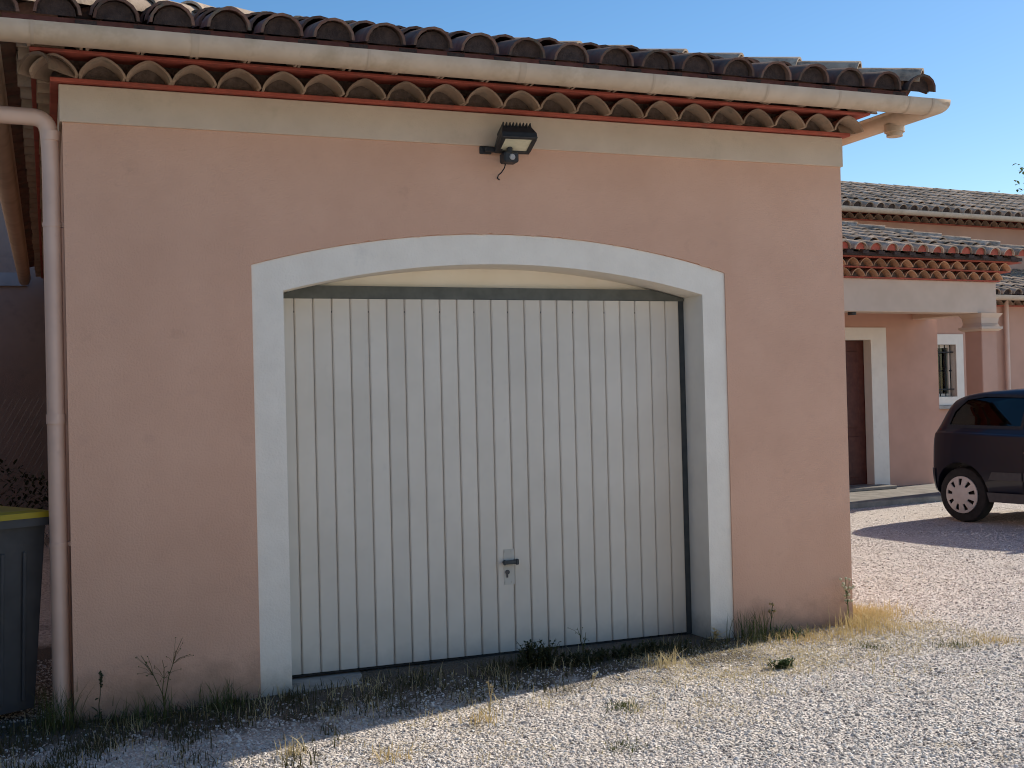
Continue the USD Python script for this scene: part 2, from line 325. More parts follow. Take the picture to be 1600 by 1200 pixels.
def tile_slope(roof, base, pitch, cols, slope, limits, mcover, mchan, n_front=None, plug=True, stuff=None, z_up=.045, rc=.1, expo=.33, plug_mat='mortar_dark'):
    """barrel tiles on a slope. base: 4x4 (local x along the eave, y inwards, z up, origin on the eave's channel bottom line); cols: x of the covers;
    limits(x): how far (horizontally) the slope runs above x. Each tile a part of roof, unless stuff is a name: then all joined."""
    al = math.atan(slope); S = Rx(al); bag = []; cx = list(cols)
    for ci, x in enumerate(cx):
        lim = limits(x)
        if lim < .05: continue
        nrow = max(1, int(math.ceil((lim/math.cos(al)-.06)/expo)))
        for j in range(nrow):
            d = j*expo; L = min(expo+.07, lim/math.cos(al)-d+.02)
            if L < .08: continue
            wob = T(rng.normal(0, .004), rng.normal(0, .006) if j else rng.normal(0, .004), rng.normal(0, .003)) @ Rz(rng.normal(0, .012))
            m = barrel(rc, rc*.80, L, n=8)
            m = tf(m, base @ T(x, 0, 0) @ S @ T(0, d, z_up+(.012 if j else .0)) @ Rx(-.02) @ wob)
            if stuff: bag.append(m)
            else: part(roof, 'roof_tile', m, mcover, smooth=50)
            if j == 0 and plug:
                pm = tf(half_disc(rc-.016, .03, .04), base @ T(x, 0, 0) @ S @ T(0, 0, z_up-.004))
                if stuff: pass
                else: part(roof, 'mortar_plug', pm, plug_mat)
        # channel to the right of the cover
        x2 = x+pitch/2; lim2 = min(lim, limits(x2))
        if plug and not stuff and lim2 > .1:
            part(roof, 'mortar_plug', tf(bx(-.045, .045, .03, .10, -.005, .030), base @ T(x2, 0, 0) @ S), 'mortar_dark')
        nrow = max(1, int(math.ceil((lim2/math.cos(al)-.06)/expo))) if lim2 > .1 else 0
        for j in range(nrow):
            d = j*expo; L = min(expo+.07, lim2/math.cos(al)-d+.02)
            if L < .08: continue
            m = tf(barrel(rc*.80, rc*1.0, L, n=6, squash=.75), base @ T(x2, 0, 0) @ S @ T(0, d+(.09 if j == 0 else 0), .068+rng.normal(0, .002)) @ FLIP)
            if stuff or j > 1: bag.append(m)
            else: part(roof, 'channel_tile', m, mcover, smooth=50)
    if bag: part(roof, stuff or 'channel_tiles', cat(*bag), mcover, smooth=50, kind='stuff')
def cornice_row(parent, base, pitch, xs, z, r, h, y_front, mt, depth=None, stuff=None, y_mortar=-.0):
    """a row of short projecting barrel tiles (genoise); base: local x along the wall, outwards is -y"""
    bag = []
    for x in xs:
        j = rng.normal(0, .004, 3)
        m = barrel(r*1.02, r*.96, (depth or -y_front)+.01, n=12, t=.012, squash=h/r/1.02*rng.uniform(.96, 1.02), pw=1.28)
        m = tf(m, base @ T(x+j[0]*.6, y_front+j[1], z) @ Rz(j[2]*4) @ Ry(rng.normal(0, .012)))
        if stuff: bag.append(m)
        else: part(parent, 'cornice_tile', m, mt, smooth=50)
    if bag: part(parent, stuff, cat(*bag), mt, smooth=50, kind='stuff')
def gutter_profile(r=.06, deep=.03, t=.004, n=12):
    th = np.linspace(np.pi, 2*np.pi, n+1)
    out = [(-r-.008, .004), (-r, .0)]+[(r*math.cos(a), -deep+r*math.sin(a)) for a in th]+[(r, 0)]
    inn = [((r-t)*math.cos(a), -deep+(r-t)*math.sin(a)) for a in th[::-1]]
    return [(r, 0)]+[(r-t, 0)]+inn+[(-r+t, .0), (-r-.006, .010), (-r-.010, .006), (-r, -.006)]+[(r*math.cos(a), -deep+r*math.sin(a)) for a in th]

# ------------------------------------------------------------------ the garage
G = thing('garage', 'single-storey pink rendered garage with white arched door surround and terracotta tile eaves', 'garage')
W, DEP = 4.395, 10.0
ZF0, ZF1 = 2.737, 2.912
def arch(xa, xb, zs, zp, n=40):
    """points of a segmental arch from (xa, zs) over the crown zp to (xb, zs)"""
    xm, hw, s = (xa+xb)/2, (xb-xa)/2, zp-zs
    R = (hw*hw+s*s)/(2*s); x = np.linspace(xa, xb, n)
    return [(a, zp-R+math.sqrt(R*R-(a-xm)**2)) for a in x]
out_arch = arch(.861, 3.567, 2.083, 2.268)
in_arch = arch(1.017, 3.418, 1.957, 2.110)
hole = Polygon([(.861, -.3)]+out_arch+[(3.567, -.3)])
# a slightly ragged edge of the pink coat along the arch
rag = Polygon([(.861+.001*math.sin(i), -.3) for i in (0,)]+[(x+rng.normal(0, .0012), z+rng.normal(0, .0022)) for x, z in arch(.8605, 3.5675, 2.085, 2.2705, 110)]+[(3.567, -.3)])
wall_poly = sbox(0, -.3, W, ZF0).difference(rag)
fw = extr_xz(wall_poly, -.010, .0)
core = extr_xz(sbox(0, -.3, W, ZF0+.14).difference(hole), .0, .25)
wall = part(G, 'front_wall', cat(fw, core), 'pink_render')
side = cat(bx(0, .2, .25, DEP, -.3, ZF0+.14), bx(W-.2, W, .25, DEP, -.3, ZF0+.14), bx(.2, W-.2, DEP-.2, DEP, -.3, ZF0+.14))
part(G, 'side_wall', side, 'pink_render')
fas = cat(bx(-.012, W+.012, -.022, -.0005, ZF0, ZF1, .003), bx(-.012, -.0005, .0, DEP, ZF0, ZF1), bx(W+.0005, W+.012, .0, DEP, ZF0, ZF1))
part(G, 'fascia_band', fas, 'beige_render')
band_poly = hole.difference(Polygon([(1.017, -.4)]+in_arch+[(3.418, -.4)]))
part(G, 'arch_surround', extr_xz(band_poly, -.003, .235), 'white_render')
part(G, 'threshold', bx(1.0, 3.43, -.05, .5, -.3, -.030, .012), 'concrete')
tymp = Polygon([(1.0, 2.0), (3.44, 2.0), (3.44, 2.16), (1.0, 2.16)])
part(G, 'lintel_panel', extr_xz(tymp, .236, .26), 'cream_render')
bp_ = Polygon([(1.02, 1.937), (1.02, 1.948), (1.10, 1.978), (1.205, 2.006), (3.20, 2.002), (3.34, 1.972), (3.415, 1.95), (3.415, 1.937)])
part(G, 'door_head_seal', extr_xz(bp_, .205, .235), 'dark_board')
part(G, 'door_jamb', bx(3.378, 3.417, .215, .26, -.02, 1.94), 'dark_metal'); part(G, 'door_jamb', bx(1.018, 1.032, .215, .26, -.02, 1.94), 'dark_metal')
# the up-and-over door: back sheet with ribs standing proud of it
DX0, DX1, DZ0, DZ1 = 1.034, 3.376, -.006, 1.936
door = part(G, 'door', bx(DX0, DX1, .214, .240, DZ0, DZ1), 'groove_paint')
part(door, 'bottom_seal', bx(DX0+.002, DX1-.002, .208, .228, DZ0-.014, DZ0-.0005), 'rubber')
edges = [DX0]+[.09906*k+1.10824 for k in range(23)]+[DX1]
def rib(x0, x1):
    b = .0065
    P = Polygon([(x0, .2139), (x1, .2139), (x1, .2065), (x1-b*.35, .2045), (x1-b, .2015), (x0+b, .2015), (x0+b*.35, .2045), (x0, .2065)])
    return extr_xy(P, DZ0, DZ1)
for a, b in zip(edges[:-1], edges[1:]):
    part(door, 'panel', rib(a+(.0016 if a > DX0 else 0), b-(.0016 if b < DX1 else 0)), 'door_paint')
for k in range(1, 22, 2):
    x = edges[k]
    if x < 3.2: part(door, 'rivet', cyl((x, .2125, 1.868), (x, .206, 1.868), .0052, 10), 'dark_metal')
hx = 2.268
part(door, 'lock_plate', bx(2.236, 2.298, .1998, .2016, .362, .558), 'groove_paint')
part(door, 'handle', cat(bx(2.226, 2.312, .170, .181, .477, .499, .005), cyl((2.238, .2005, .488), (2.238, .175, .488), .010), cyl((2.300, .2005, .488), (2.300, .175, .488), .011), bx(2.225, 2.240, .168, .184, .474, .502, .004), bx(2.297, 2.315, .167, .185, .472, .504, .004)), 'dark_metal')
part(door, 'key_cylinder', cat(cyl((2.256, .1999, .432), (2.256, .1935, .432), .0125, 16), bx(2.250, 2.259, .196, .1997, .402, .424)), 'moulding')
for sx_, sz_ in ((2.245, .376), (2.285, .376), (2.245, .545), (2.285, .545)):
    part(door, 'screw', cyl((sx_, .1999, sz_), (sx_, .1975, sz_), .006, 8), 'groove_paint')

# cornice (genoise)
base_f, base_l, base_r = T(0, 0, 0), T(0, 0, 0) @ Rz(-math.pi/2), T(W, 0, 0) @ Rz(math.pi/2)
slab1 = bx(-.05, W+.05, -.05, DEP, 2.9165, 2.9365, .003)
corn = part(G, 'cornice', slab1, 'red_clay')
part(corn, 'upper_slab', bx(-.135, W+.135, -.135, DEP, 3.031, 3.0455, .003), 'red_clay')
part(corn, 'mortar_bed', bx(-.002, W+.002, -.002, DEP, 2.9365, 3.031), 'mortar')
PG = .2109
cornice_row(corn, base_f, PG, [-.033+PG*k for k in range(22)], 2.9365, .1035, .0935, -.105, 'cornice_clay')
cornice_row(corn, base_l, PG, [-.18-PG*k for k in range(46)], 2.9365, .1035, .0935, -.105, 'cornice_clay')
cornice_row(corn, base_r, PG, [.07+PG*k for k in range(46)], 2.9365, .1035, .0935, -.105, 'cornice_clay')
cornice_row(corn, base_f, .2459, [-.022+.2459*k for k in range(19)], 3.046, .118, .078, -.195, 'cornice_clay')
cornice_row(corn, base_l, .2459, [.0-.2459*k for k in range(41)], 3.046, .118, .078, -.195, 'cornice_clay', stuff='upper_side_tiles')
cornice_row(corn, base_r, .2459, [.0+.2459*k for k in range(41)], 3.046, .118, .078, -.195, 'cornice_clay', stuff='upper_side_tiles')
part(corn, 'mortar_bed', bx(-.06, W+.06, -.06, DEP, 3.046, 3.12), 'mortar_dark')
for (cx_, cy_, a) in ((-.01, -.01, -math.pi/4),):
    part(corn, 'corner_tile', tf(barrel(.1, .09, .17, n=10, t=.014, squash=.93), T(cx_, cy_, 2.9366) @ Rz(a) @ T(0, -.15, 0)), 'cornice_clay', smooth=50)

# roof: hipped at both front corners
EY, EX0, EX1, ZC, SL = -.42, -.36, W+.315, 3.066, .30
span = (EX1-EX0)/2; zr = ZC+SL*span
deck_v = np.array([[EX0, EY, ZC], [EX1, EY, ZC], [EX1, DEP+.4, ZC], [EX0, DEP+.4, ZC], [EX0+span, EY+span, zr], [EX0+span, DEP+.4, zr]]) + [0, 0, .012]
deck_v[:4, :] += [[.06, .06, 0.018], [-.06, .06, 0.018], [-.06, 0, 0.018], [.06, 0, 0.018]]
deck_v[:4, :2] += [[.14, .17], [-.14, .17], [-.14, 0], [.14, 0]]; deck_v[:4, 2] += .045
low = deck_v[:4]*[1, 1, 0]+[0, 0, 3.121]
dv = np.vstack([deck_v, low]); 
df = [[0, 1, 4], [1, 2, 5], [1, 5, 4], [2, 3, 5], [3, 0, 4], [3, 4, 5], [6, 7, 1], [6, 1, 0], [7, 8, 2], [7, 2, 1], [8, 9, 3], [8, 3, 2], [9, 6, 0], [9, 0, 3], [6, 8, 7], [6, 9, 8]]
# the deck stops above the cornice, set back behind the eave tiles
roof = part(G, 'roof', trimesh.Trimesh(dv, df, process=False), 'mortar_dark')
PR = .2459
tile_slope(roof, T(0, EY, ZC), PR, [-.022+PR*k for k in range(-1, 20)], SL, lambda x: max(0, min(x-EX0, EX1-x, span)), 'roof_clay', 'roof_clay')
colsR = [.12+PR*k for k in range(41)]
tile_slope(roof, T(EX1, EY, ZC) @ Rz(math.pi/2), PR, colsR, SL, lambda x: max(0, min(x, span)), 'roof_clay', 'roof_clay', stuff='side_slope_tiles')
tile_slope(roof, T(EX0, EY, ZC) @ Rz(-math.pi/2), PR, [-x for x in colsR], SL, lambda x: max(0, min(-x, span)), 'roof_clay', 'roof_clay', stuff='side_slope_tiles')
def hip_tiles(roof, P, d, slope, n, z0, expo=.36, r=.105, mt='hip_clay_lit', name='hip_tile'):
    d = np.asarray(d, float)/np.hypot(*d); a = math.atan2(d[1], d[0])-math.pi/2
    for k in range(n):
        m = barrel(r, r*.82, expo+.07, n=10, t=.014)
        m = tf(m, T(*P, z0) @ Rz(a) @ Rx(math.atan(slope)) @ T(rng.normal(0, .004), k*expo, .012*(k > 0)) @ Rx(-.025) @ Rz(rng.normal(0, .015)))
        part(roof, name, m, mt, smooth=50)
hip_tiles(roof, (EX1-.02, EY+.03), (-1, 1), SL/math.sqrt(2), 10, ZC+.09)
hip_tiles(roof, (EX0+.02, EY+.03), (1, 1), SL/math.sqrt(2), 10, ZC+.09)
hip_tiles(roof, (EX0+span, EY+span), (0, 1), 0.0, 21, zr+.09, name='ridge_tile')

part(roof, 'eave_fillet', bx(EX0+.12, EX1-.12, EY+.025, EY+.055, 3.035, 3.108), 'eave_red')
# gutters, mitred at the corners
GX0, GX1, GYF, GZ = -.335, W+.32, -.458, 3.046
def gut_run(pts, r=.068, deep=.012):
    pr = np.array(gutter_profile(r, deep)); n = len(pr); P = [np.asarray(p, float) for p in pts]; rings = []
    for i, p in enumerate(P):
        if i == 0: d = P[1]-P[0]
        elif i == len(P)-1: d = P[-1]-P[-2]
        else:
            d1 = (P[i]-P[i-1])/np.linalg.norm(P[i]-P[i-1]); d2 = (P[i+1]-P[i])/np.linalg.norm(P[i+1]-P[i]); d = d1+d2
        d = d/np.linalg.norm(d); s = np.array([d[1], -d[0], 0]); k = 1.0
        if 0 < i < len(P)-1: k = 1/np.dot(d, d2)
        rings.append(p+pr[:, :1]*-s*k+pr[:, 1:]*np.array([0, 0, 1.]))
    v = np.vstack(rings); f = []
    for a in range(len(P)-1):
        for i in range(n):
            j = (i+1) % n
            f += [[a*n+i, (a+1)*n+j, (a+1)*n+i], [a*n+i, a*n+j, (a+1)*n+j]]
    return trimesh.Trimesh(v, f, process=False)
# travel so that outwards is the left of travel's minus side: right side front-ward, then left along the front, then back
gp_ = [(GX1, DEP+.3, GZ), (GX1, GYF+.09, GZ), (GX1, GYF, GZ), (GX1-.09, GYF, GZ), (GX0+.09, GYF, GZ), (GX0, GYF, GZ), (GX0, GYF+.09, GZ), (GX0, DEP+.3, GZ)]
gm = gut_run(gp_)
gut = part(G, 'gutter', gm, 'gutter_paint', smooth=40)
def gut_collar(x, name, w=.022, r=.0695):
    m = gut_run([(x+w/2, GYF, GZ), (x-w/2, GYF, GZ)], r=r, deep=.0125)
    part(gut, name, m, 'gutter_joint', smooth=40)
for x in (-.12, .555, 1.35, 2.13, 2.86, 3.55, 4.02, 4.50, 4.66):
    gut_collar(x, 'joint' if x in (.555, 2.13, 4.50, 4.66) else 'bracket', .035 if x in (.555, 2.13) else .014)
part(gut, 'outlet', cat(cyl((GX1, -.12, GZ-.06), (GX1, -.12, GZ-.105), .060, 20), cyl((GX1, -.12, GZ-.105), (GX1, -.12, GZ-.13), .048, 20)), 'gutter_paint', smooth=40)
for y in np.arange(1.2, 9.5, 1.6):
    m = gut_run([(GX0, y-.012, GZ), (GX0, y+.012, GZ)], r=.0695, deep=.0125); part(gut, 'bracket', m, 'gutter_paint', smooth=40)
# downpipe on the left corner
def bend(pts, r, seg=6):
    out = [np.asarray(pts[0], float)]
    for i in range(1, len(pts)-1):
        a, b, c_ = map(lambda q: np.asarray(q, float), pts[i-1:i+2]); d1 = (a-b)/np.linalg.norm(a-b); d2 = (c_-b)/np.linalg.norm(c_-b)
        for t in np.linspace(0, 1, seg): out.append((1-t)**2*(b+d1*r)+2*t*(1-t)*b+t*t*(b+d2*r))
    out.append(np.asarray(pts[-1], float)); return out
dp = part(G, 'downpipe', tube(bend([(GX0, .05, GZ-.06), (GX0, .05, 2.768), (-.062, .05, 2.765), (-.052, .05, 2.60), (-.052, .05, -.10)], .075, 8), .0405, 20), 'pipe_paint', smooth=50)
for z in (2.655, 1.325): part(dp, 'collar', cat(cyl((-.052, .05, z), (-.052, .05, z+.045), .0445, 20)), 'pipe_paint', smooth=40)
for z in (2.25, .75): part(dp, 'clip', cat(cyl((-.052, .05, z), (-.052, .05, z+.02), .0435, 20), bx(-.03, 0, .04, .06, z, z+.02)), 'pipe_paint', smooth=40)

# ------------------------------------------------------------------ floodlight over the door
FL = thing('floodlight', 'black floodlight with cooling fins and motion sensor, fixed high above the garage door', 'floodlight', (2.2, 0, 2.74))
def flp(m): return m
fm = T(.035, -.13, -.012) @ Rz(math.radians(-4)) @ Rx(math.radians(-20))
hv = np.array([[-.095, -.085, 0], [.095, -.085, 0], [.095, .075, 0], [-.095, .075, 0], [-.095, -.085, .022], [.095, -.085, .022], [.095, .075, .022], [-.095, .075, .022],
               [-.078, -.06, .075], [.078, -.06, .075], [.078, .05, .075], [-.078, .05, .075]])
part(FL, 'housing', tf(trimesh.convex.convex_hull(hv), fm), 'black_plastic')
for k in range(9):
    x = -.074+k*.0185
    part(FL, 'fin', tf(bx(x-.0025, x+.0025, -.068, .05, .06, .093), fm), 'black_plastic')
part(FL, 'lens', tf(bx(-.074, .074, -.064, .052, -.004, .0), fm), 'lamp_glass')
part(FL, 'bezel', tf(cat(bx(-.097, .097, -.088, -.0645, -.010, .0, .003), bx(-.097, .097, .0525, .078, -.010, .0, .003), bx(-.097, -.0745, -.0645, .0525, -.010, -.0005), bx(.0745, .097, -.0645, .0525, -.010, -.0005)), fm), 'black_plastic')
part(FL, 'bracket', cat(bx(-.105, .03, -.050, -.023, -.038, -.012, .004), bx(-.125, -.06, -.022, .0, -.045, -.005, .003), cyl((-.03, -.09, -.026), (-.03, -.03, -.026), .010, 12)), 'black_plastic')
part(FL, 'sensor', cat(bx(-.03, .052, -.135, -.055, -.105, -.05, .008), cyl((.012, -.10, -.02), (.012, -.10, -.055), .016, 14)), 'black_plastic')
part(FL, 'sensor_lens', cyl((.014, -.134, -.078), (.014, -.142, -.078), .017, 18, .012), 'grey_lens', smooth=40)
part(FL, 'cable', tube([(.0, -.07, -.10), (-.004, -.06, -.125), (-.014, -.04, -.145), (-.028, -.03, -.158), (-.030, -.02, -.172), (-.016, -.012, -.178)], .0035, 8), 'rubber', smooth=50)

# ------------------------------------------------------------------ house behind, to the right
OH = (11.9, 7.9, 0.0)
H = thing('house', 'pink rendered house with tiled porch roof, pillar and raised upper roof behind the blue car', 'house', OH, 5.0)
VW, VP, VB, VU = -.6, -1.8, 1.0, 2.6
UC = -.47
door_hole = sbox(-2.61, -.1, -1.70, 2.06)
trim_out = sbox(-2.82, -.1, -1.435, 2.215)
part(H, 'porch_wall', cat(extr_xz(sbox(-7, -.3, UC, 2.6).difference(trim_out), VW-.006, VW), extr_xz(sbox(-7, -.3, UC, 2.6).difference(door_hole), VW, VW+.25), bx(UC-.25, UC, VW+.25, VB, -.3, 2.6)), 'pink_house')
part(H, 'door_surround', extr_xz(trim_out.difference(sbox(-2.60, -.2, -1.71, 2.05)), VW-.022, VW+.12), 'white_render')
hd = part(H, 'entrance_door', bx(-2.62, -1.69, VW+.13, VW+.17, .06, 2.07), 'wood_door')
for (a, b) in ((-2.50, -2.21), (-2.12, -1.82)):
    for (z0, z1) in ((.2, .75), (.87, 1.9)):
        part(hd, 'door_panel', bx(a, b, VW+.115, VW+.131, z0, z1, .008), 'wood_door')
part(hd, 'door_handle', cat(cyl((-2.55, VW+.13, 1.05), (-2.55, VW+.07, 1.05), .012), bx(-2.555, -2.43, VW+.06, VW+.078, 1.04, 1.062, .004)), 'chrome')
part(H, 'porch_step', cat(bx(-7, -.62, -1.98, VW-.0, -.25, .055, .012), bx(-2.7, -1.6, VW-.32, VW+.12, .0555, .10, .008)), 'old_concrete')
part(H, 'porch_ceiling', bx(-7, -.70, -1.6, VB-.02, 2.50, 2.56), 'pink_house')
part(H, 'porch_beam', cat(bx(-7, -.655, VP, VP+.27, 2.33, 2.735, .006), bx(-.93, -.656, VP+.2705, VB-.002, 2.33, 2.735, .006)), 'beige_house')
part(H, 'ceiling_spot', cyl((-3.02, VP+.10, 2.33), (-3.02, VP+.10, 2.295), .05, 16), 'black_plastic')
pil = part(H, 'pillar', bx(-.94, -.665, VP+.003, VP+.278, .07, 2.12, .008), 'pink_house')
def ring(z0, z1, o0, o1, bev=.004):
    pts = []
    for z, o in ((z0, o0), (z1, o1)):
        for a in (-.94-o, -.665+o):
            for b in (VP+.003-o, VP+.278+o): pts.append((a, b, z))
    return trimesh.convex.convex_hull(np.array(pts))
part(pil, 'capital', cat(ring(2.10, 2.125, .015, .05), ring(2.1255, 2.155, .055, .055), ring(2.1555, 2.20, .03, .012), ring(2.2005, 2.27, .012, .022), ring(2.2705, 2.329, .022, .06)), 'beige_house')
part(pil, 'pillar_base', bx(-.97, -.635, VP-.028, VP+.31, .0755, .30, .01), 'beige_house')
# back wall of the porch recess with its barred window, going on to the right as a low wing
wo, wi = sbox(.83, 1.10, 1.752, 2.225), sbox(.985, 1.23, 1.592, 2.06)
part(H, 'wing_wall', cat(extr_xz(sbox(UC-.25, -.3, 9, 2.80).difference(wi), VB+.0, VB+.25), bx(8.8, 9, VB+.25, 7.5, -.3, 2.8)), 'pink_house')
part(H, 'window_surround', extr_xz(wo.difference(wi), VB-.02, VB+.13), 'white_render')
part(H, 'window_sill', bx(.80, 1.79, VB-.07, VB-.0005, 1.04, 1.099, .008), 'concrete')
wn = part(H, 'window', cat(extr_xz(wi.difference(wi.buffer(-.05)), VB+.10, VB+.15), bx(1.265, 1.312, VB+.101, VB+.149, 1.28, 2.01)), 'white_render')
part(wn, 'pane', bx(1.035, 1.264, VB+.12, VB+.126, 1.28, 2.01), 'pane_glass')
part(wn, 'pane', bx(1.313, 1.542, VB+.12, VB+.126, 1.28, 2.01), 'pane_glass')
part(H, 'room_behind_window', bx(.9, 1.7, VB+.27, VB+.30, 1.15, 2.15), 'dark_render')
gr = part(H, 'window_grille', bx(.99, 1.59, VB+.035, VB+.05, 1.93, 1.95), 'iron'); part(gr, 'rail', bx(.99, 1.59, VB+.035, VB+.05, 1.34, 1.36), 'iron')
for k in range(5):
    x = 1.06+k*.115
    part(gr, 'bar', cat(cyl((x, VB+.042, 1.24), (x, VB+.042, 2.055), .008, 8), cyl((x-.02, VB+.042, 1.645), (x+.02, VB+.042, 1.645), .012, 8)), 'iron')
part(H, 'wing_downpipe', tube([(2.70, VB-.06, 2.80), (2.70, VB-.06, .0)], .04, 14), 'pipe_paint', smooth=50)
# porch cornice: two courses
pc = part(H, 'porch_cornice', cat(bx(-7, -.62, VP-.035, VB-.1, 2.7355, 2.752, .002), bx(-7, -.53, VP-.13, VB-.1, 2.8485, 2.864, .002), bx(-7, -.44, VP-.23, VB-.1, 2.9605, 2.976, .002),
                              ), 'red_clay')
part(pc, 'mortar_bed', cat(bx(-7, -.66, VP+.002, VB-.1, 2.752, 2.8485), bx(-7, -.58, VP-.08, VB-.1, 2.864, 2.9605)), 'mortar')
PH = .213
cornice_row(pc, T(0, VP, 0), PH, [-.74-PH*k for k in range(22)], 2.752, .1045, .096, -.10, 'cornice_clay_orange')
cornice_row(pc, T(0, VP, 0), PH, [-.70-PH*k for k in range(22)], 2.864, .1045, .096, -.20, 'cornice_clay_orange')
bR = T(-.655, VP, 0) @ Rz(math.pi/2)
cornice_row(pc, bR, PH, [.12+PH*k for k in range(11)], 2.752, .1045, .096, -.10, 'cornice_clay_orange', stuff='side_cornice_tiles')
cornice_row(pc, bR, PH, [.05+PH*k for k in range(11)], 2.864, .1045, .096, -.20, 'cornice_clay_orange', stuff='side_cornice_tiles')
HU, HVY, HZ = -.42, -2.17, 2.985
pr_ = part(H, 'porch_roof', trimesh.Trimesh(np.array([[-7, HVY+.08, HZ+.03], [HU-.08, HVY+.08, HZ+.03], [HU-.08, VU, HZ+.03], [HU-4.77, VU, HZ+.3*4.77], [-7, VU, HZ+.3*4.77], [HU-4.77, VU, 2.977], [-7, VU, 2.977], [-7, HVY+.08, 2.977], [HU-.08, HVY+.08, 2.977], [HU-.08, VU, 2.977]]),
            [[0, 1, 3], [0, 3, 4], [1, 2, 3], [7, 8, 1], [7, 1, 0], [8, 9, 2], [8, 2, 1], [2, 5, 3], [7, 9, 8], [7, 6, 9]], process=False), 'mortar_dark')
tile_slope(pr_, T(0, HVY, HZ), .246, [HU-.18-.246*k for k in range(15)], .30, lambda x: max(0, min(HU-x, 3.3)), 'roof_clay_grey', 'roof_clay_grey', plug_mat='red_clay')
tile_slope(pr_, T(HU, HVY, HZ) @ Rz(math.pi/2), .246, [.15+.246*k for k in range(18)], .30, lambda x: max(0, min(x, 4.5)), 'roof_clay_grey', 'roof_clay_grey', stuff='side_slope_tiles')
hip_tiles(pr_, (HU-.02, HVY+.03), (-1, 1), .3/math.sqrt(2), 14, HZ+.085, mt='roof_clay_grey')
# wing roof
WZ, WV = 2.80, .62
wr = part(H, 'wing_roof', trimesh.Trimesh(np.array([[-.3, WV+.06, WZ+.02], [9.3, WV+.06, WZ+.02], [9.3, VU, WZ+.02+.3*(VU-WV)], [-.3, VU, WZ+.02+.3*(VU-WV)]]), [[0, 1, 2], [0, 2, 3], [0, 2, 1], [0, 3, 2]], process=False), 'mortar_dark')
tile_slope(wr, T(0, WV, WZ), .25, [1.85+.25*k for k in range(9)], .30, lambda x: 2.0, 'roof_clay_grey', 'roof_clay_grey')
tile_slope(wr, T(0, WV, WZ), .25, [4.1+.25*k for k in range(20)]+[-.15+.25*k for k in range(8)], .30, lambda x: 2.0, 'roof_clay_grey', 'roof_clay_grey', stuff='far_tiles')
hg = part(H, 'wing_gutter', gut_run([(9.3, WV-.06, WZ+.02), (-.2, WV-.06, WZ+.02)]), 'gutter_paint', smooth=40)
wc = part(H, 'wing_cornice', bx(-.2, 9.1, VB-.05, VB+.2, 2.68, 2.70), 'red_clay')
cornice_row(wc, T(0, VB, 0), PH, [1.2+PH*k for k in range(14)], 2.70, .1045, .09, -.12, 'cornice_clay')
# upper block
part(H, 'upper_wall', cat(bx(-6, 10, VU, VU+.25, -.3, 4.26), bx(-6, -5.75, VU+.25, 7.2, -.3, 4.26), bx(9.75, 10, VU+.25, 7.2, -.3, 4.26), bx(-5.75, 9.75, 6.95, 7.2, -.3, 4.26)), 'pink_house')
uc = part(H, 'upper_cornice', cat(bx(-6.1, 10.1, VU-.04, VU+.25, 4.2605, 4.277), bx(-6.1, 10.1, VU-.15, VU+.25, 4.375, 4.39)), 'red_clay')
part(uc, 'mortar_bed', bx(-6, 10, VU+.0, VU+.25, 4.277, 4.375), 'mortar')
cornice_row(uc, T(0, VU, 0), PH, [.0+PH*k for k in range(32)], 4.277, .1045, .094, -.11, 'cornice_clay')
UZ, UV, US = 4.36, 2.15, .36
uzr = UZ+US*(4.6-UV)
ur = part(H, 'upper_roof', trimesh.Trimesh(np.array([[-6.3, UV+.1, UZ+.04], [10.3, UV+.1, UZ+.04], [10.3, 4.6, uzr], [-6.3, 4.6, uzr], [-6.3, 7.1, UZ], [10.3, 7.1, UZ]]), [[0, 1, 2], [0, 2, 3], [3, 2, 5], [3, 5, 4], [0, 3, 4], [1, 5, 2]], process=False), 'mortar_dark')
tile_slope(ur, T(0, UV, UZ), .25, [-.3+.25*k for k in range(27)], US, lambda x: 2.42, 'roof_clay_grey', 'roof_clay_grey', expo=.36)
tile_slope(ur, T(0, UV, UZ), .25, [-6.1+.25*k for k in range(23)]+[6.45+.25*k for k in range(15)], US, lambda x: 2.42, 'roof_clay_grey', 'roof_clay_grey', stuff='far_tiles', expo=.36)
for k in range(44):
    part(ur, 'ridge_tile', tf(barrel(.11, .10, .42, n=8), T(-6.2+k*.375, 4.6, uzr+.03) @ Rz(-math.pi/2) @ Rz(rng.normal(0, .02))), 'roof_clay_grey', smooth=50)
ug = part(H, 'upper_gutter', gut_run([(10.2, UV-.06, UZ+.02), (-6.2, UV-.06, UZ+.02)]), 'gutter_paint', smooth=40)

# ------------------------------------------------------------------ the car (generic three-door hatchback), x forward, origin on the ground under the rear axle
CAR = thing('hatchback_car', 'dark blue three-door hatchback with pale hubcaps parked beside the pink house', 'car', (9.53, 4.0, -.022), -80.0)
XS = np.array([-.47, -.455, -.42, -.345, -.21, 0, .3, .7, 1.1, 1.5, 1.85, 2.1, 2.3, 2.55, 2.8, 3.0, 3.12, 3.18])
top = np.interp(XS, [-.47, -.455, -.42, -.345, -.21, 0, .3, .7, 1.1, 1.35, 1.85, 2.3, 2.55, 2.8, 3.0, 3.12, 3.18], [.62, .72, .93, 1.14, 1.31, 1.375, 1.405, 1.42, 1.415, 1.39, 1.12, .95, .90, .85, .78, .68, .55])
belt = np.interp(XS, [-.47, -.455, -.42, -.345, -.21, 0, .7, 1.35, 1.85, 2.3, 2.8, 3.0, 3.12, 3.18], [.60, .70, .89, .95, .955, .95, .93, .91, .90, .885, .80, .74, .65, .52])
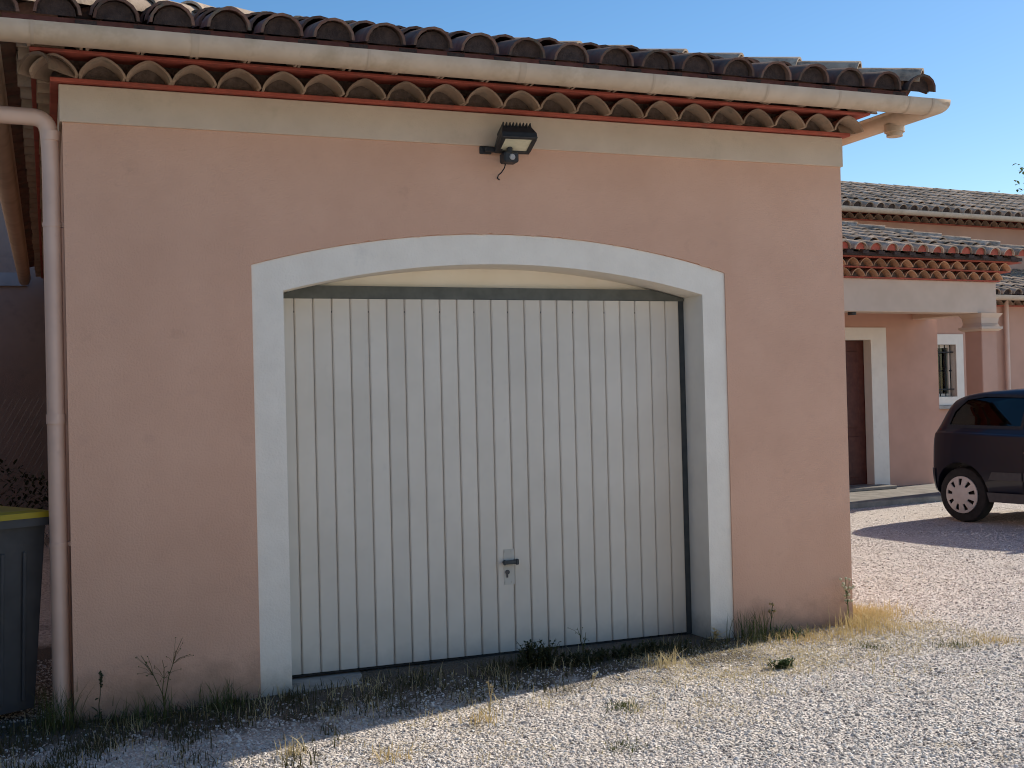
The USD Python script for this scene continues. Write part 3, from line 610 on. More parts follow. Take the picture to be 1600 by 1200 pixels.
halfw = np.interp(XS, [-.47, -.455, -.42, -.345, -.21, 0, .3, 1.5, 2.3, 2.8, 3.0, 3.12, 3.18], [.52, .60, .69, .755, .79, .805, .815, .82, .81, .77, .71, .60, .48])
roofw = np.interp(XS, [-.47, -.345, -.21, 0, .7, 1.35, 1.85, 2.3, 3.18], [.48, .55, .575, .59, .60, .58, .64, .72, .42])
botz = np.interp(XS, [-.47, -.42, -.3, 0, 2.4, 2.9, 3.18], [.34, .27, .23, .20, .20, .22, .30])
def section(i):
    b, hw, rw, tz, bz = belt[i], halfw[i], roofw[i], top[i], botz[i]
    tz = max(tz, b+.02); g = tz-b
    rw = min(rw, hw-.01)
    P = [(0, bz), (hw*.80, bz), (hw*.93, bz+.04), (hw*.985, bz+.16), (hw, bz+(b-bz)*.45), (hw*.99, bz+(b-bz)*.75), (hw*.965, b-.015), (hw*.94, b+.0),
         (hw*.94+(rw-hw*.94)*.55, b+g*.55), (rw+.015, b+g*.86), (rw-.04, b+g*.965), (rw*.7, b+g*.992), (0, tz)]
    return P
SEC = np.array([section(i) for i in range(len(XS))])          # stations x points x 2
from scipy.interpolate import PchipInterpolator
SEC[..., 1] = .03+(SEC[..., 1])*.955
xf = np.unique(np.concatenate([np.linspace(-.47, 3.18, 70), XS]))
SF = PchipInterpolator(XS, SEC, axis=0)(xf)
pp = np.linspace(0, SEC.shape[1]-1, 40); SFF = PchipInterpolator(np.arange(SEC.shape[1]), SF, axis=1)(pp)
def car_surface():
    nx_, npn = SFF.shape[:2]
    right = np.stack([np.repeat(xf[:, None], npn, 1), -SFF[..., 0], SFF[..., 1]], -1)
    left = right[:, ::-1][:, 1:-1].copy(); left[..., 1] *= -1
    ringv = np.concatenate([right, left], 1); n = ringv.shape[1]
    v = ringv.reshape(-1, 3); f = []
    for i in range(nx_-1):
        for j in range(n):
            k = (j+1) % n
            f += [[i*n+j, (i+1)*n+j, (i+1)*n+k], [i*n+j, (i+1)*n+k, i*n+k]]
    c0 = len(v); v = np.vstack([v, ringv[0].mean(0)[None], ringv[-1].mean(0)[None]])
    for j in range(n):
        k = (j+1) % n
        f += [[c0, j, k], [c0+1, (nx_-1)*n+k, (nx_-1)*n+j]]
    m = trimesh.Trimesh(v, f, process=True); m.invert() if m.volume < 0 else None
    return m
def squeeze(v):
    v = np.array(v); v[:, 0] = np.where(v[:, 0] < -.2, -.2+(v[:, 0]+.2)*.75, v[:, 0]); return v
body = car_surface()
def to_man(m): return manifold3d.Manifold(manifold3d.Mesh(np.asarray(m.vertices, np.float32), np.asarray(m.faces, np.uint32)))
bm = to_man(body)
for wx in (0, 2.42):
    for s in (-1, 1):
        bm = bm - manifold3d.Manifold.cylinder(.34, .335, .335, 40, True).rotate((90, 0, 0)).translate((wx, s*.74, .29))
# hollow cabin so that the windows look through
inner = []
cab = trimesh.convex.convex_hull(np.array([(x, s*y, z) for x, y, z in ((-.25, .66, .62), (-.25, .66, .93), (-.12, .50, 1.25), (.6, .53, 1.36), (1.25, .52, 1.33), (1.85, .62, .93), (1.85, .66, .62)) for s in (-1, 1)]))
bm = bm - to_man(cab)
def side_z(x, zz):
    """half width of the body at station x and height zz"""
    s = np.array([np.interp(x, xf, SFF[:, j, 0]) for j in range(SFF.shape[1])]); z = np.array([np.interp(x, xf, SFF[:, j, 1]) for j in range(SFF.shape[1])])
    k = np.argmax(s); return float(np.interp(zz, z[k:], s[k:]))
win_rear = Polygon([(-.20, 1.0), (.70, .985), (.715, 1.30), (.2, 1.315), (-.02, 1.285), (-.16, 1.16)])
win_front = Polygon([(.83, .98), (1.82, .965), (1.34, 1.285), (.835, 1.305)])
for wpoly in (win_rear, win_front):
    m = trimesh.creation.extrude_polygon(wpoly.buffer(.03).buffer(-.03), 2.0, engine="earcut")
    v = np.array(m.vertices); m = trimesh.Trimesh(np.stack([v[:, 0], 1.0-v[:, 2], v[:, 1]], 1), m.faces, process=True); m.invert() if m.volume < 0 else None
    bm = bm - to_man(m)
ws = trimesh.convex.convex_hull(np.array([(1.38, s*.46, 1.34) for s in (-1, 1)]+[(1.86, s*.58, .98) for s in (-1, 1)]+[(1.6, s*.46, 1.5) for s in (-1, 1)]+[(2.2, s*.58, 1.1) for s in (-1, 1)]))
bm = bm - to_man(ws)
rw_ = trimesh.convex.convex_hull(np.array([(-.20, s*.44, 1.27) for s in (-1, 1)]+[(-.42, s*.52, 1.0) for s in (-1, 1)]+[(-.5, s*.44, 1.4) for s in (-1, 1)]+[(-.8, s*.52, 1.05) for s in (-1, 1)]+[(-.1, s*.44, 1.2) for s in (-1, 1)]+[(-.1, s*.5, 1.0) for s in (-1, 1)]))
bm = bm - to_man(rw_)
BODY = part(CAR, 'body', bm, 'car_paint', smooth=35)
def side_pane(poly, s, off=-.006):
    tr = trimesh.creation.extrude_polygon(poly, .004, engine="earcut").subdivide().subdivide()
    v = np.array(tr.vertices); w = np.array([side_z(x, z) for x, z in v[:, :2]])
    m = trimesh.Trimesh(np.stack([v[:, 0], -s*(w+off-v[:, 2]), v[:, 1]], 1), tr.faces, process=False)
    if m.volume < 0: m.invert()
    return m
for s in (1, -1):
    part(CAR, 'side_window', side_pane(win_rear.buffer(.015), s), 'car_glass', smooth=True)
    part(CAR, 'side_window', side_pane(win_front.buffer(.015), s), 'car_glass', smooth=True)
    part(CAR, 'window_seal', side_pane(win_rear.buffer(.016).difference(win_rear.buffer(-.016)), s, .004), 'car_trim')
    part(CAR, 'window_seal', side_pane(win_front.buffer(.016).difference(win_front.buffer(-.016)), s, .004), 'car_trim')
    part(CAR, 'pillar_trim', side_pane(Polygon([(.725, 1.0), (.815, 1.0), (.82, 1.30), (.73, 1.305)]), s, .003), 'car_trim')
    part(CAR, 'side_moulding', side_pane(Polygon([(.36, .46), (.74, .46), (.74, .54), (.40, .54)]), s, .014), 'moulding')
    part(CAR, 'side_moulding', side_pane(Polygon([(.76, .46), (2.04, .46), (2.0, .54), (.76, .54)]), s, .014), 'moulding')
    part(CAR, 'sill_trim', side_pane(Polygon([(.36, .235), (2.05, .235), (2.05, .33), (.33, .33)]), s, .006), 'moulding')
    part(CAR, 'door_gap', side_pane(Polygon([(.742, .30), (.752, .30), (.752, .97), (.742, .97)]), s, .002), 'rubber')
    part(CAR, 'door_handle', side_pane(Polygon([(.80, .775), (.97, .775), (.97, .815), (.80, .815)]), s, .025), 'car_trim')
    part(CAR, 'door_lock', cyl((.775, -s*(side_z(.775, .74)-.004), .742), (.775, -s*(side_z(.775, .74)+.004), .742), .014, 12), 'chrome')
    part(CAR, 'tail_lamp', tf(trimesh.convex.convex_hull(np.array([(-.335, -s*.735, .79), (-.29, -s*.755, .79), (-.315, -s*.70, .97), (-.285, -s*.715, .97), (-.43, -s*.62, .77), (-.37, -s*.60, .95)])), T(0, 0, 0)), 'tail_red')
    part(CAR, 'head_lamp', trimesh.convex.convex_hull(np.array([(2.78, -s*.765, .66), (3.10, -s*.56, .60), (2.80, -s*.75, .79), (3.03, -s*.56, .745), (3.13, -s*.42, .62), (3.04, -s*.42, .72)])), 'headlamp')
    part(CAR, 'door_mirror', trimesh.convex.convex_hull(np.array([(1.60+dx, -s*(.80+dy), .98+dz) for dx in (0, .09) for dy in (.02, .16) for dz in (0, .11)])), 'car_trim')
part(CAR, 'windscreen', trimesh.convex.convex_hull(np.array([(x+d, y, z+d) for d in (0, -.004) for x, y, z in ((1.42, -.46, 1.29), (1.42, .46, 1.29), (1.87, .58, .975), (1.87, -.58, .975))])), 'car_glass')
part(CAR, 'rear_window', trimesh.convex.convex_hull(np.array([(x+d, y, z-d) for d in (0, .004) for x, y, z in ((-.225, -.44, 1.24), (-.225, .44, 1.24), (-.375, .52, .985), (-.375, -.52, .985))])), 'car_glass')
full = to_man(car_surface())
for nm, x0, x1 in (('rear_bumper', -.8, -.345), ('front_bumper', 2.80, 3.4)):
    bmp = full.scale((1.012, 1.014, 1.0)) ^ manifold3d.Manifold.cube((x1-x0, 2.0, .30)).translate((x0, -1.0, .25))
    part(CAR, nm, bmp, 'car_trim' if nm == 'rear' else 'car_paint', smooth=35)
part(CAR, 'rear_seat', cat(bx(.05, .5, -.56, .56, .62, .72, .03), bx(-.12, .06, -.56, .56, .70, 1.02, .03), bx(-.08, .02, -.42, -.2, 1.02, 1.16, .03), bx(-.08, .02, .2, .42, 1.02, 1.16, .03)), 'seat_cloth')
for s in (-1, 1):
    part(CAR, 'front_seat', cat(bx(.95, 1.4, s*.33-.2, s*.33+.2, .62, .72, .03), bx(.82, .96, s*.33-.2, s*.33+.2, .70, 1.08, .03), bx(.84, .93, s*.33-.1, s*.33+.1, 1.09, 1.25, .03)), 'seat_cloth')
def wheel(x, s):
    yo = -s*.76
    prof = np.array([[.185, -.08], [.245, -.085], [.275, -.075], [.288, -.05], [.288, .05], [.275, .075], [.245, .085], [.185, .08]])
    ty = trimesh.creation.revolve(np.vstack([prof, prof[:1]]), sections=40)
    v = np.array(ty.vertices); ty = trimesh.Trimesh(np.stack([v[:, 0]+x, v[:, 2]+yo+s*.07, v[:, 1]+.286], 1), ty.faces, process=False)
    if ty.volume < 0: ty.invert()
    wp = part(CAR, 'wheel', ty, 'rubber', smooth=40)
    # hubcap: shallow dish with nine slots
    disc = Polygon([(.192*math.cos(a), .192*math.sin(a)) for a in np.linspace(0, 2*np.pi, 48, endpoint=False)])
    for k in range(9):
        a = k*2*np.pi/9+.2
        w1, w2 = .016, .034
        c1, c2 = np.array([.105*math.cos(a), .105*math.sin(a)]), np.array([.162*math.cos(a), .162*math.sin(a)]); t_ = np.array([-math.sin(a), math.cos(a)])
        disc = disc.difference(Polygon([c1-t_*w1/2, c2-t_*w2/2, c2+t_*w2/2, c1+t_*w1/2]).buffer(.005))
    h = trimesh.creation.extrude_polygon(disc, .012, engine="earcut").subdivide_to_size(.06); v = np.array(h.vertices)
    rr = np.hypot(v[:, 0], v[:, 1]); bulge = .03*(1-(rr/.195)**2)
    h = trimesh.Trimesh(np.stack([v[:, 0]+x, yo-s*.012-s*(v[:, 2]+bulge), v[:, 1]+.286], 1), h.faces, process=False)
    part(wp, 'hubcap', h, 'hubcap')
    part(wp, 'rim', cyl((x, yo+s*.10, .286), (x, yo+s*.004, .286), .19, 32), 'rubber')
for x in (0, 2.42):
    for s in (1, -1): wheel(x, s)

# ------------------------------------------------------------------ left of the garage: bin, fence, neighbour's wall
B = thing('wheelie_bin', 'dark grey wheeled bin with yellow lid standing left of the downpipe', 'bin', (-.485, .27, float(gz(-.4, .2))), 28.0)
def taper(x0, x1, y0, y1, z0, X0, X1, Y0, Y1, z1):
    return trimesh.convex.convex_hull(np.array([(a, b, z0) for a in (x0, x1) for b in (y0, y1)]+[(a, b, z1) for a in (X0, X1) for b in (Y0, Y1)]))
part(B, 'body', cat(taper(-.22, .22, -.25, .17, .045, -.265, .265, -.30, .24, .905), taper(-.285, .285, -.33, .26, .907, -.285, .285, -.33, .26, .945)), 'bin_plastic')
part(B, 'lid', cat(taper(-.29, .29, -.335, .28, .9455, -.288, .288, -.333, .28, .972), taper(-.28, .28, -.32, .28, .9725, -.25, .25, -.29, .28, .98)), 'bin_lid_plastic')
for k in range(4):
    x = -.16+k*.107
    part(B, 'rib', tf(bx(x-.008, x+.008, -.012, .002, -.36, .34, .003), T(0, -.276, .45) @ Rx(.06)), 'bin_plastic')
part(B, 'handle', tube([(-.22, .27, .93), (-.22, .34, .92), (.22, .34, .92), (.22, .27, .93)], .014, 10), 'bin_plastic', smooth=50)
for s in (-1, 1):
    wv = cyl((s*.20, .19, .10), (s*.275, .19, .10), .10, 28); part(B, 'wheel', wv, 'rubber', smooth=40)
N = thing('neighbour_house', 'dark shaded rendered house wall closing the alley left of the garage, with an added unseen side wall', 'building', (0, 0, 0))
part(N, 'wall', cat(bx(-8, 3.0, 10.6, 11.0, -.3, 6.2), bx(-2.7, -2.4, .4, 10.6, -.3, 5.2)), 'dark_render')  # second box is an unseen side wall, added to block sky light
part(N, 'wall_band', bx(-2.35, -.30, 10.56, 10.599, 2.99, 3.16), 'pale_band')
part(N, 'roof', trimesh.Trimesh(np.array([[-8.3, .1, 6.6], [-2.1, .1, 5.1], [-2.1, 10.2, 5.1], [-8.3, 10.2, 6.6]]), [[0, 1, 2], [0, 2, 3], [0, 2, 1], [0, 3, 2]], process=False), 'roof_clay')
FN = thing('wire_fence', 'sagging chain-link fence across the alley behind the bin', 'fence', (0, 6.5, 0))
wires = []
for k in range(-8, 40):
    for sgn in (1, -1):
        pts = [(-2.4+k*.06+sgn*z*1.0*.55, 0.0+.006*sgn, .05+z) for z in np.linspace(0, 1.45, 8)]
        pts = [p for p in pts if -2.6 < p[0] < -.05]
        if len(pts) > 1: wires.append(tube(pts, .0026, 4))
part(FN, 'wire_mesh', cat(*wires), 'galvanised', kind='stuff')
for x in (-2.55, -1.3, -.08): part(FN, 'post', cyl((x, .03, -.1), (x, .03, 1.55), .022, 10), 'galvanised', smooth=50)

# ------------------------------------------------------------------ plants
def blades(pts, hmin, hmax, lean=.5, w=.002, seg=3):
    """pts n x 3 -> one ribbon blade each"""
    V, Fc = [], []
    for p in pts:
        h = rng.uniform(hmin, hmax); a = rng.uniform(0, 2*np.pi); d = np.array([math.cos(a), math.sin(a), 0]); s = np.array([-d[1], d[0], 0])
        ln = abs(rng.normal(0, lean)); ww = w*rng.uniform(.7, 1.4); k0 = len(V)
        for i in range(seg):
            t = i/seg; c_ = np.asarray(p)+d*ln*h*t*t+np.array([0, 0, h*t*(1-.25*ln*t)])
            V += [c_-s*ww*(1-t*.6), c_+s*ww*(1-t*.6)]
        t = 1; V.append(np.asarray(p)+d*ln*h+np.array([0, 0, h*(1-.25*ln)]))
        for i in range(seg-1):
            a0 = k0+2*i; Fc += [[a0, a0+1, a0+3], [a0, a0+3, a0+2]]
        a0 = k0+2*(seg-1); Fc.append([a0, a0+1, a0+2])
    return trimesh.Trimesh(np.array(V), Fc, process=False)
def scatter(n, fx, fy):
    x, y = fx(n), fy(n); return np.stack([x, y, gz(x, y)-.004], 1)
def gstuff(name, m, mt, label, catg='grass'):
    p = part('/World', name, m, mt); tag(stage.GetPrimAtPath(p), label, catg, None, 'stuff')
U = lambda a, b: (lambda n: rng.uniform(a, b, n))
# green and withered growth in the shade along the foot of the wall
def clumped(nc, per, x0, x1, y0, y1, spread, dens=None):
    out = []
    for _ in range(nc):
        cx_, cy_ = rng.uniform(x0, x1), rng.uniform(y0, y1)
        if dens and rng.uniform() > dens(cx_, cy_): continue
        k = int(per*rng.uniform(.4, 1.5)); x = rng.normal(cx_, spread, k); y = rng.normal(cy_, spread, k)
        keep = (y < -.015) | (x < -.03) | (x > W+.03) | ((x > 1.03) & (x < 3.38) & (y < .02)); x, y = x[keep], y[keep]
        out.append(np.stack([x, y, gz(x, y)-.004], 1))
    return np.vstack(out)
d_sh = lambda x, y: (1.0 if y > -(4.39-x)*.258+.05 else .03)*math.exp(-max(0, -y-.12)/.28)*(1.0 if x < 1.2 else .75 if x < 3.4 else .35)
P = np.vstack([clumped(520, 34, -.6, 3.6, -1.2, -.02, .055, d_sh), clumped(170, 34, -.7, .9, -1.35, -.3, .06, lambda x, y: .8 if meshkit.noise(np.array([x*3.1, y*3.1, 0.])) > .48 else .1)])
gstuff('shade_grass', blades(P, .015, .075, .8, .0024), 'shade_blade', 'low dark green grass in the shade along the foot of the garage wall')
P = clumped(240, 20, -.6, 3.9, -1.5, -.02, .06, lambda x, y: math.exp(-max(0, -y-.1)/.5)*.9)
gstuff('withered_grass', blades(P, .02, .09, .9, .0018), 'straw_blade', 'thin withered straw mixed into the shaded strip before the wall')
P = np.vstack([clumped(46, 44, 4.42, 4.66, -.10, .45, .07), clumped(22, 34, 4.4, 4.95, .05, .35, .08), clumped(44, 30, 3.6, 4.6, -.36, -.03, .07), clumped(10, 20, 4.4, 4.5, .6, 3.0, .06)])
gstuff('corner_dry_grass', blades(P, .012, .085, 1.3, .0016), 'dry_blade', 'golden dry grass around the right corner of the garage', 'dry grass')
P = np.vstack([clumped(140, 22, .9, 4.4, -1.6, -.3, .06), clumped(260, 34, 2.7, 4.9, -.85, -.15, .07), clumped(50, 14, 4.6, 8.5, .5, 4.5, .12)])
gstuff('gravel_straw', blades(P, .006, .03, 1.7, .0017), 'straw_blade', 'sparse bleached straw poking out of the sunlit gravel', 'dry grass')

def tuft(px, py, n, r, hmin, hmax, mt, label, lean=.7, w=.002, catg='grass tuft'):
    t = thing('grass_tuft', label, catg, (px, py, float(gz(px, py))-.004), 0, 'grass tufts along the wall and in the gravel')
    a = rng.normal(0, r, (n, 2)); P_ = np.concatenate([a, np.zeros((n, 1))], 1)
    part(t, 'blades', blades(P_, hmin, hmax, lean, w), mt, kind='stuff')
tuft(1.67, -.99, 60, .05, .03, .10, 'dry_blade', 'yellowish grass tuft on the shadow edge with two tall thin stalks', .6)
tuft(.825, -1.04, 50, .03, .04, .10, 'straw_blade', 'pale spiky tuft catching sun at the left end of the shadow edge', .9)
tuft(2.315, -1.08, 160, .05, .008, .045, 'green_blade', 'small yellow-green tuft in the open gravel before the door', 1.0)
tuft(2.88, -.44, 70, .05, .05, .12, 'straw_blade', 'bushy dry tuft at the shadow edge before the right jamb', .8)
tuft(4.477, -.765, 170, .06, .008, .04, 'green_blade', 'flat green tuft on the gravel right of the corner', 1.0)
tuft(4.09, -.557, 150, .06, .008, .035, 'green_blade', 'flat green tuft left of the one right of the corner', 1.0)
tuft(4.75, -.78, 150, .06, .01, .05, 'dry_blade', 'orange dry tuft, rightmost on the gravel', 1.0)
tuft(2.05, -1.62, 130, .05, .008, .035, 'green_blade', 'dull green tuft nearest the bottom middle of the picture', 1.0)
tuft(1.16, -1.30, 60, .05, .03, .07, 'dry_blade', 'yellow green tuft low on the gravel near the bottom edge', .9)
tuft(3.62, -.14, 110, .06, .07, .22, 'green_blade', 'taller green grass clump against the wall right of the arch surround', .6)
tuft(4.30, -.13, 90, .06, .06, .17, 'dry_blade', 'golden clump at the base of the wall near the right corner', .6)
tuft(3.86, -.10, 60, .06, .04, .10, 'weed_leaf', 'leafy low green clump at the wall between the two taller clumps', .9, .004)
tuft(.66, -.13, 120, .07, .06, .18, 'green_blade', 'dark grass clump against the wall just left of the arch surround', .6)
tuft(.30, -.15, 110, .07, .06, .17, 'green_blade', 'dark grass clump at the foot of the wall below the thin seed stalk', .6)
tuft(-.07, -.10, 140, .06, .08, .25, 'green_blade', 'dense dark growth hiding the foot of the downpipe', .6)
tuft(5.0, 1.6, 220, .12, .01, .05, 'green_blade', 'far green patch of grass on the gravel behind the corner', 1.0)

def leaf_shape(L, w):
    v = np.array([(0, 0, 0), (-w*.8, L*.35, L*.05), (w*.8, L*.35, L*.05), (-w*.7, L*.7, 0), (w*.7, L*.7, 0), (0, L, -L*.1)])
    return trimesh.Trimesh(v, [[0, 2, 1], [1, 2, 4], [1, 4, 3], [3, 4, 5]], process=False)
def weed(px, py, label, stems, h, leafL, nleaf, mt='weed_leaf', head=None, spread=.3, base=0.0, name='weed', catg='weed', pz=None):
    t = thing(name, label, catg, (px, py, float(gz(px, py))-.005 if pz is None else pz), 0, 'weeds growing along the garage front'); st, lv, hd_ = [], [], []
    for s in range(stems):
        a = rng.uniform(0, 2*np.pi); d = np.array([math.cos(a), math.sin(a)*.6, 0])*spread*rng.uniform(.3, 1); hh = h*rng.uniform(.65, 1)
        if py > -.2 and 0 < px < W: d[1] = -abs(d[1])*.6
        b0 = np.array([rng.normal(0, base), -abs(rng.normal(0, base*.5)), 0]) if base else np.zeros(3)
        pts = [b0+np.array([d[0]*t_*t_*hh, d[1]*t_*t_*hh, hh*t_])+rng.normal(0, .003, 3)*(t_ > 0) for t_ in np.linspace(0, 1, 7)]
        st.append(tube(pts, np.linspace(.0028, .0012, 7), 5))
        for k in range(nleaf):
            t_ = rng.uniform(.05, .95); c_ = b0+np.array([d[0]*t_*t_*hh, d[1]*t_*t_*hh, hh*t_])
            lv.append(tf(leaf_shape(leafL*rng.uniform(.6, 1.2)*(1.15-t_*.6), leafL*.22), T(*c_) @ Rz(rng.uniform(0, 6.28)) @ Rx(rng.uniform(-.2, .9))))
        if head:
            for k in range(head[0]):
                c_ = pts[-1]+np.array([rng.normal(0, head[1]), rng.normal(0, head[1]), rng.uniform(-head[2], .0)])
                hd_.append(tf(trimesh.creation.icosphere(0, head[3]), T(*c_)))
                st.append(tube([pts[-3], (pts[-3]+c_)/2+[0, 0, .01], c_], .0008, 3))
    part(t, 'stems', cat(*st), mt if mt != 'dark_leaf' else 'weed_leaf', kind='stuff')
    if lv: part(t, 'leaves', cat(*lv), mt, kind='stuff')
    if hd_: part(t, 'flower_head', cat(*hd_), head[4], kind='stuff')
weed(2.27, -.13, 'dark bushy weed growing before the garage door, right of the lock', 34, .16, .034, 22, 'shade_leaf', spread=.5, base=.05)
weed(2.50, -.15, 'low dark leafy weed spreading right of the one below the lock', 48, .075, .03, 18, 'shade_leaf', spread=.9, base=.11)
weed(2.86, -.12, 'low dull green weed before the right part of the door', 44, .07, .03, 18, 'shade_leaf', spread=.9, base=.13)
weed(.105, -.05, 'single tall weed with a dark seed spike beside the downpipe', 1, .34, .04, 7, 'shade_leaf', head=(20, .004, .08, .005, 'shade_leaf'), spread=.08)
weed(.40, -.07, 'thin branching seed stalk leaning against the left wall', 3, .38, .03, 2, 'green_blade', head=(9, .03, .12, .003, 'green_blade'), spread=.45)
weed(3.41, -.72, 'small bright green rosette weed in the gravel before the corner wall', 34, .055, .028, 14, 'weed_leaf', spread=1.0, base=.03)
weed(4.33, -.05, 'tall pale flowering stalk at the right corner of the garage', 2, .33, .03, 5, 'weed_leaf', head=(9, .02, .12, .010, 'pale_flower'), spread=.2)
weed(3.78, -.05, 'slender stalk with a small yellow flower on the corner wall', 2, .20, .03, 4, 'weed_leaf', head=(4, .012, .02, .008, 'dry_blade'), spread=.2)
weed(3.40, -.06, 'pale bent stems lying at the foot of the right jamb', 5, .10, .05, 5, 'straw_blade', spread=2.0)
weed(2.62, .02, 'wispy dry stalk standing against the closed door', 2, .15, .03, 3, 'green_blade', head=(5, .015, .05, .003, 'green_blade'), spread=.3)
weed(1.75, -.86, 'two tall thin stalks at the shadow edge', 2, .16, .02, 2, 'straw_blade', head=(4, .006, .03, .003, 'straw_blade'), spread=.2)
weed(2.35, -.66, 'short stalk with a pale head at the shadow edge', 2, .09, .02, 1, 'straw_blade', head=(4, .006, .01, .005, 'pale_flower'), spread=.4)
# dark shrub behind the fence
SB = thing('shrub', 'dark shrub in the alley behind the wire fence', 'shrub', (-.9, 7.6, -.02)); lv = []
for k in range(900):
    c_ = rng.normal(0, 1, 3); c_ *= rng.uniform(.5, 1)**.4/np.linalg.norm(c_); c_ = c_*[.9, .5, .42]+[0, 0, .48]
    lv.append(tf(leaf_shape(.10, .022), T(*c_) @ Rz(rng.uniform(0, 6.28)) @ Rx(rng.uniform(-.6, .9))))
part(SB, 'leaves', cat(*lv), 'dark_leaf', kind='stuff'); part(SB, 'stem', cat(*[tube([(0, 0, 0), (rng.normal(0, .2), rng.normal(0, .1), .3), (rng.normal(0, .4), rng.normal(0, .2), .6)], .012, 5) for _ in range(6)]), 'bark')
# unseen dark foliage screen, added to darken the left of the facade
hy_, hz_ = np.meshgrid(np.linspace(-6.5, .3, 70), np.linspace(0, 1, 40), indexing='ij')
nz_ = meshkit.fbm(np.stack([hy_*2.2, hz_*9, hz_*0], -1), 4, 5)-.5; hh_ = 3.0+.5*(meshkit.fbm(np.stack([hy_*1.1, hy_*0, hy_*0], -1), 3, 9)-.5)
hv_ = np.concatenate([np.stack([-2.9+.35*nz_-.35*hz_**3, hy_, hz_*hh_-.2], -1).reshape(-1, 3), np.stack([-3.9-.35*nz_+.35*hz_**3, hy_, hz_*hh_-.2], -1).reshape(-1, 3)])
qi = np.arange(2800).reshape(70, 40); hq = np.stack([qi[:-1, :-1], qi[1:, :-1], qi[1:, 1:], qi[:-1, 1:]], -1).reshape(-1, 4)
tp = np.stack([qi[:-1, -1], qi[1:, -1], qi[1:, -1]+2800, qi[:-1, -1]+2800], -1)
e0 = np.concatenate([np.stack([k_[:-1], k_[1:], k_[1:]+2800, k_[:-1]+2800], -1) for k_ in (qi[0], qi[-1])])
p_ = part('/World', 'hedge', (hv_, np.vstack([hq, hq[:, ::-1]+2800, tp, e0])), 'dark_leaf', smooth=True)
tag(stage.GetPrimAtPath(p_), 'added unseen dark foliage screen at left that keeps light off the facade', 'hedge', None, 'stuff')
# pale house block added unseen behind the viewer to bounce warm fill
VL = thing('courtyard_house', 'added unseen cream house block across the yard, bouncing light onto the garage', 'house', (0, -15, 0))
part(VL, 'wall', bx(-16, 14, -8, 0, -.3, 6.2), 'cream_render')
part(VL, 'roof', trimesh.convex.convex_hull(np.array([(-16.4, -8.4, 6.22), (14.4, -8.4, 6.22), (-16.4, .4, 6.22), (14.4, .4, 6.22), (-12, -4, 7.6), (10, -4, 7.6)])), 'roof_clay')
for k in range(6):
    part(VL, 'shutter', bx(-13.5+k*4.5, -12.3+k*4.5, .002, .05, 3.6, 5.0), 'wood_door')
# tree behind the house
ry = CAM+(f_+r_*(1670-800)/FPX)/np.linalg.norm((f_+r_*(1670-800)/FPX)[:2])*34
TR = thing('tree', 'green leafy tree just showing above the far roof at the right', 'tree', (float(ry[0]), float(ry[1]), 0)); lv = []
limbs = [tube([(0, 0, -.2), (.1, 0, 2.0), (0, .1, 4.5)], [.22, .17, .11], 10)]
for k in range(9):
    a = rng.uniform(0, 6.28); z0 = rng.uniform(2.2, 4.4); e_ = np.array([math.cos(a)*rng.uniform(.8, 1.6), math.sin(a)*rng.uniform(.8, 1.6), z0+rng.uniform(1.0, 2.1)])
    limbs.append(tube([(0, 0, z0), e_*.5+[0, 0, z0*.5+.1], e_], [.07, .045, .015], 6))
    for q_ in range(800):
        c_ = e_+rng.normal(0, .42, 3)
        lv.append(tf(leaf_shape(.15, .04), T(*c_) @ Rz(rng.uniform(0, 6.28)) @ Rx(rng.uniform(-.7, .9))))
part(TR, 'trunk', cat(*limbs), 'bark', smooth=50); part(TR, 'crown', cat(*lv), 'tree_leaf', kind='stuff')

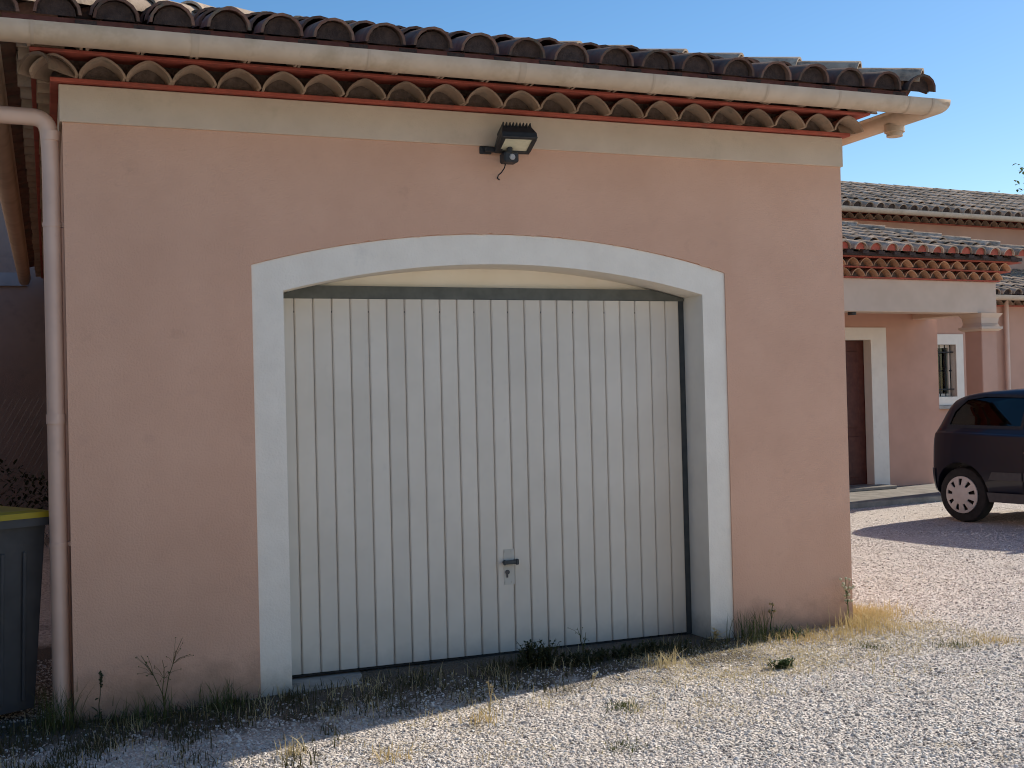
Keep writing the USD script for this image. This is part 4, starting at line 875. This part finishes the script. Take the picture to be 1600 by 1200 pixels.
# ------------------------------------------------------------------ loose chippings on the ground (stuff)
pi = UsdGeom.PointInstancer.Define(stage, '/World/gravel'); tag(pi, 'pale angular chippings covering the yard', 'gravel', None, 'stuff')
protos = []
for k in range(6):
    m = trimesh.creation.icosphere(1, 1.0); v = np.array(m.vertices)
    v *= (.72+.56*meshkit.noise(v*1.4+k*7.3, k))[:, None]; v *= [1, rng.uniform(.65, .95), rng.uniform(.32, .55)]
    pth = f'/World/gravel/stone_shape_{k:03d}' if k else '/World/gravel/stone_shape'
    usdkit.mesh(stage, pth, trimesh.Trimesh(v, m.faces, process=False), M['pebble']); protos.append(pth)
pi.CreatePrototypesRel().SetTargets([Sdf.Path(p) for p in protos])
n = 230000
# denser near the camera: uniform in viewing angle and in the inverse of the distance
ang = YAW+rng.uniform(-.47, .50, n)
dist = np.where(rng.uniform(size=n) < .75, 3.3+9*rng.uniform(size=n)**1.35, 3.3+14*rng.uniform(size=n))
x = CAM[0]+np.sin(ang)*dist; y = CAM[1]+np.cos(ang)*dist
keep = ~((x > -.02) & (x < W+.02) & (y > -.01)) & ~((x > 0) & (x < W) & (y > 0)) & (y < 6.0) & ~((x < 0) & (y > 1.5))
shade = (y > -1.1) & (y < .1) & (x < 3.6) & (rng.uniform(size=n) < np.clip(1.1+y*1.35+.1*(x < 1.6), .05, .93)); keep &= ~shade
x, y = x[keep], y[keep]; n = len(x)
sz = rng.lognormal(math.log(.0052), .36, n).clip(.0028, .012)
P = np.stack([x, y, gz(x, y)+sz*.05], 1)
qa = rng.normal(size=(n, 4)); qa[:, 1:3] *= .35; qa /= np.linalg.norm(qa, axis=1, keepdims=True)
pi.CreatePositionsAttr(Vt.Vec3fArray.FromNumpy(P.astype(np.float32)))
pi.CreateScalesAttr(Vt.Vec3fArray.FromNumpy(np.repeat(sz[:, None], 3, 1).astype(np.float32)))
pi.CreateOrientationsAttr(Vt.QuathArray.FromNumpy(np.stack([qa[:, 1], qa[:, 2], qa[:, 3], qa[:, 0]], 1).astype(np.float16)))
pi.CreateProtoIndicesAttr(Vt.IntArray.FromNumpy(rng.integers(0, 6, n).astype(np.int32)))
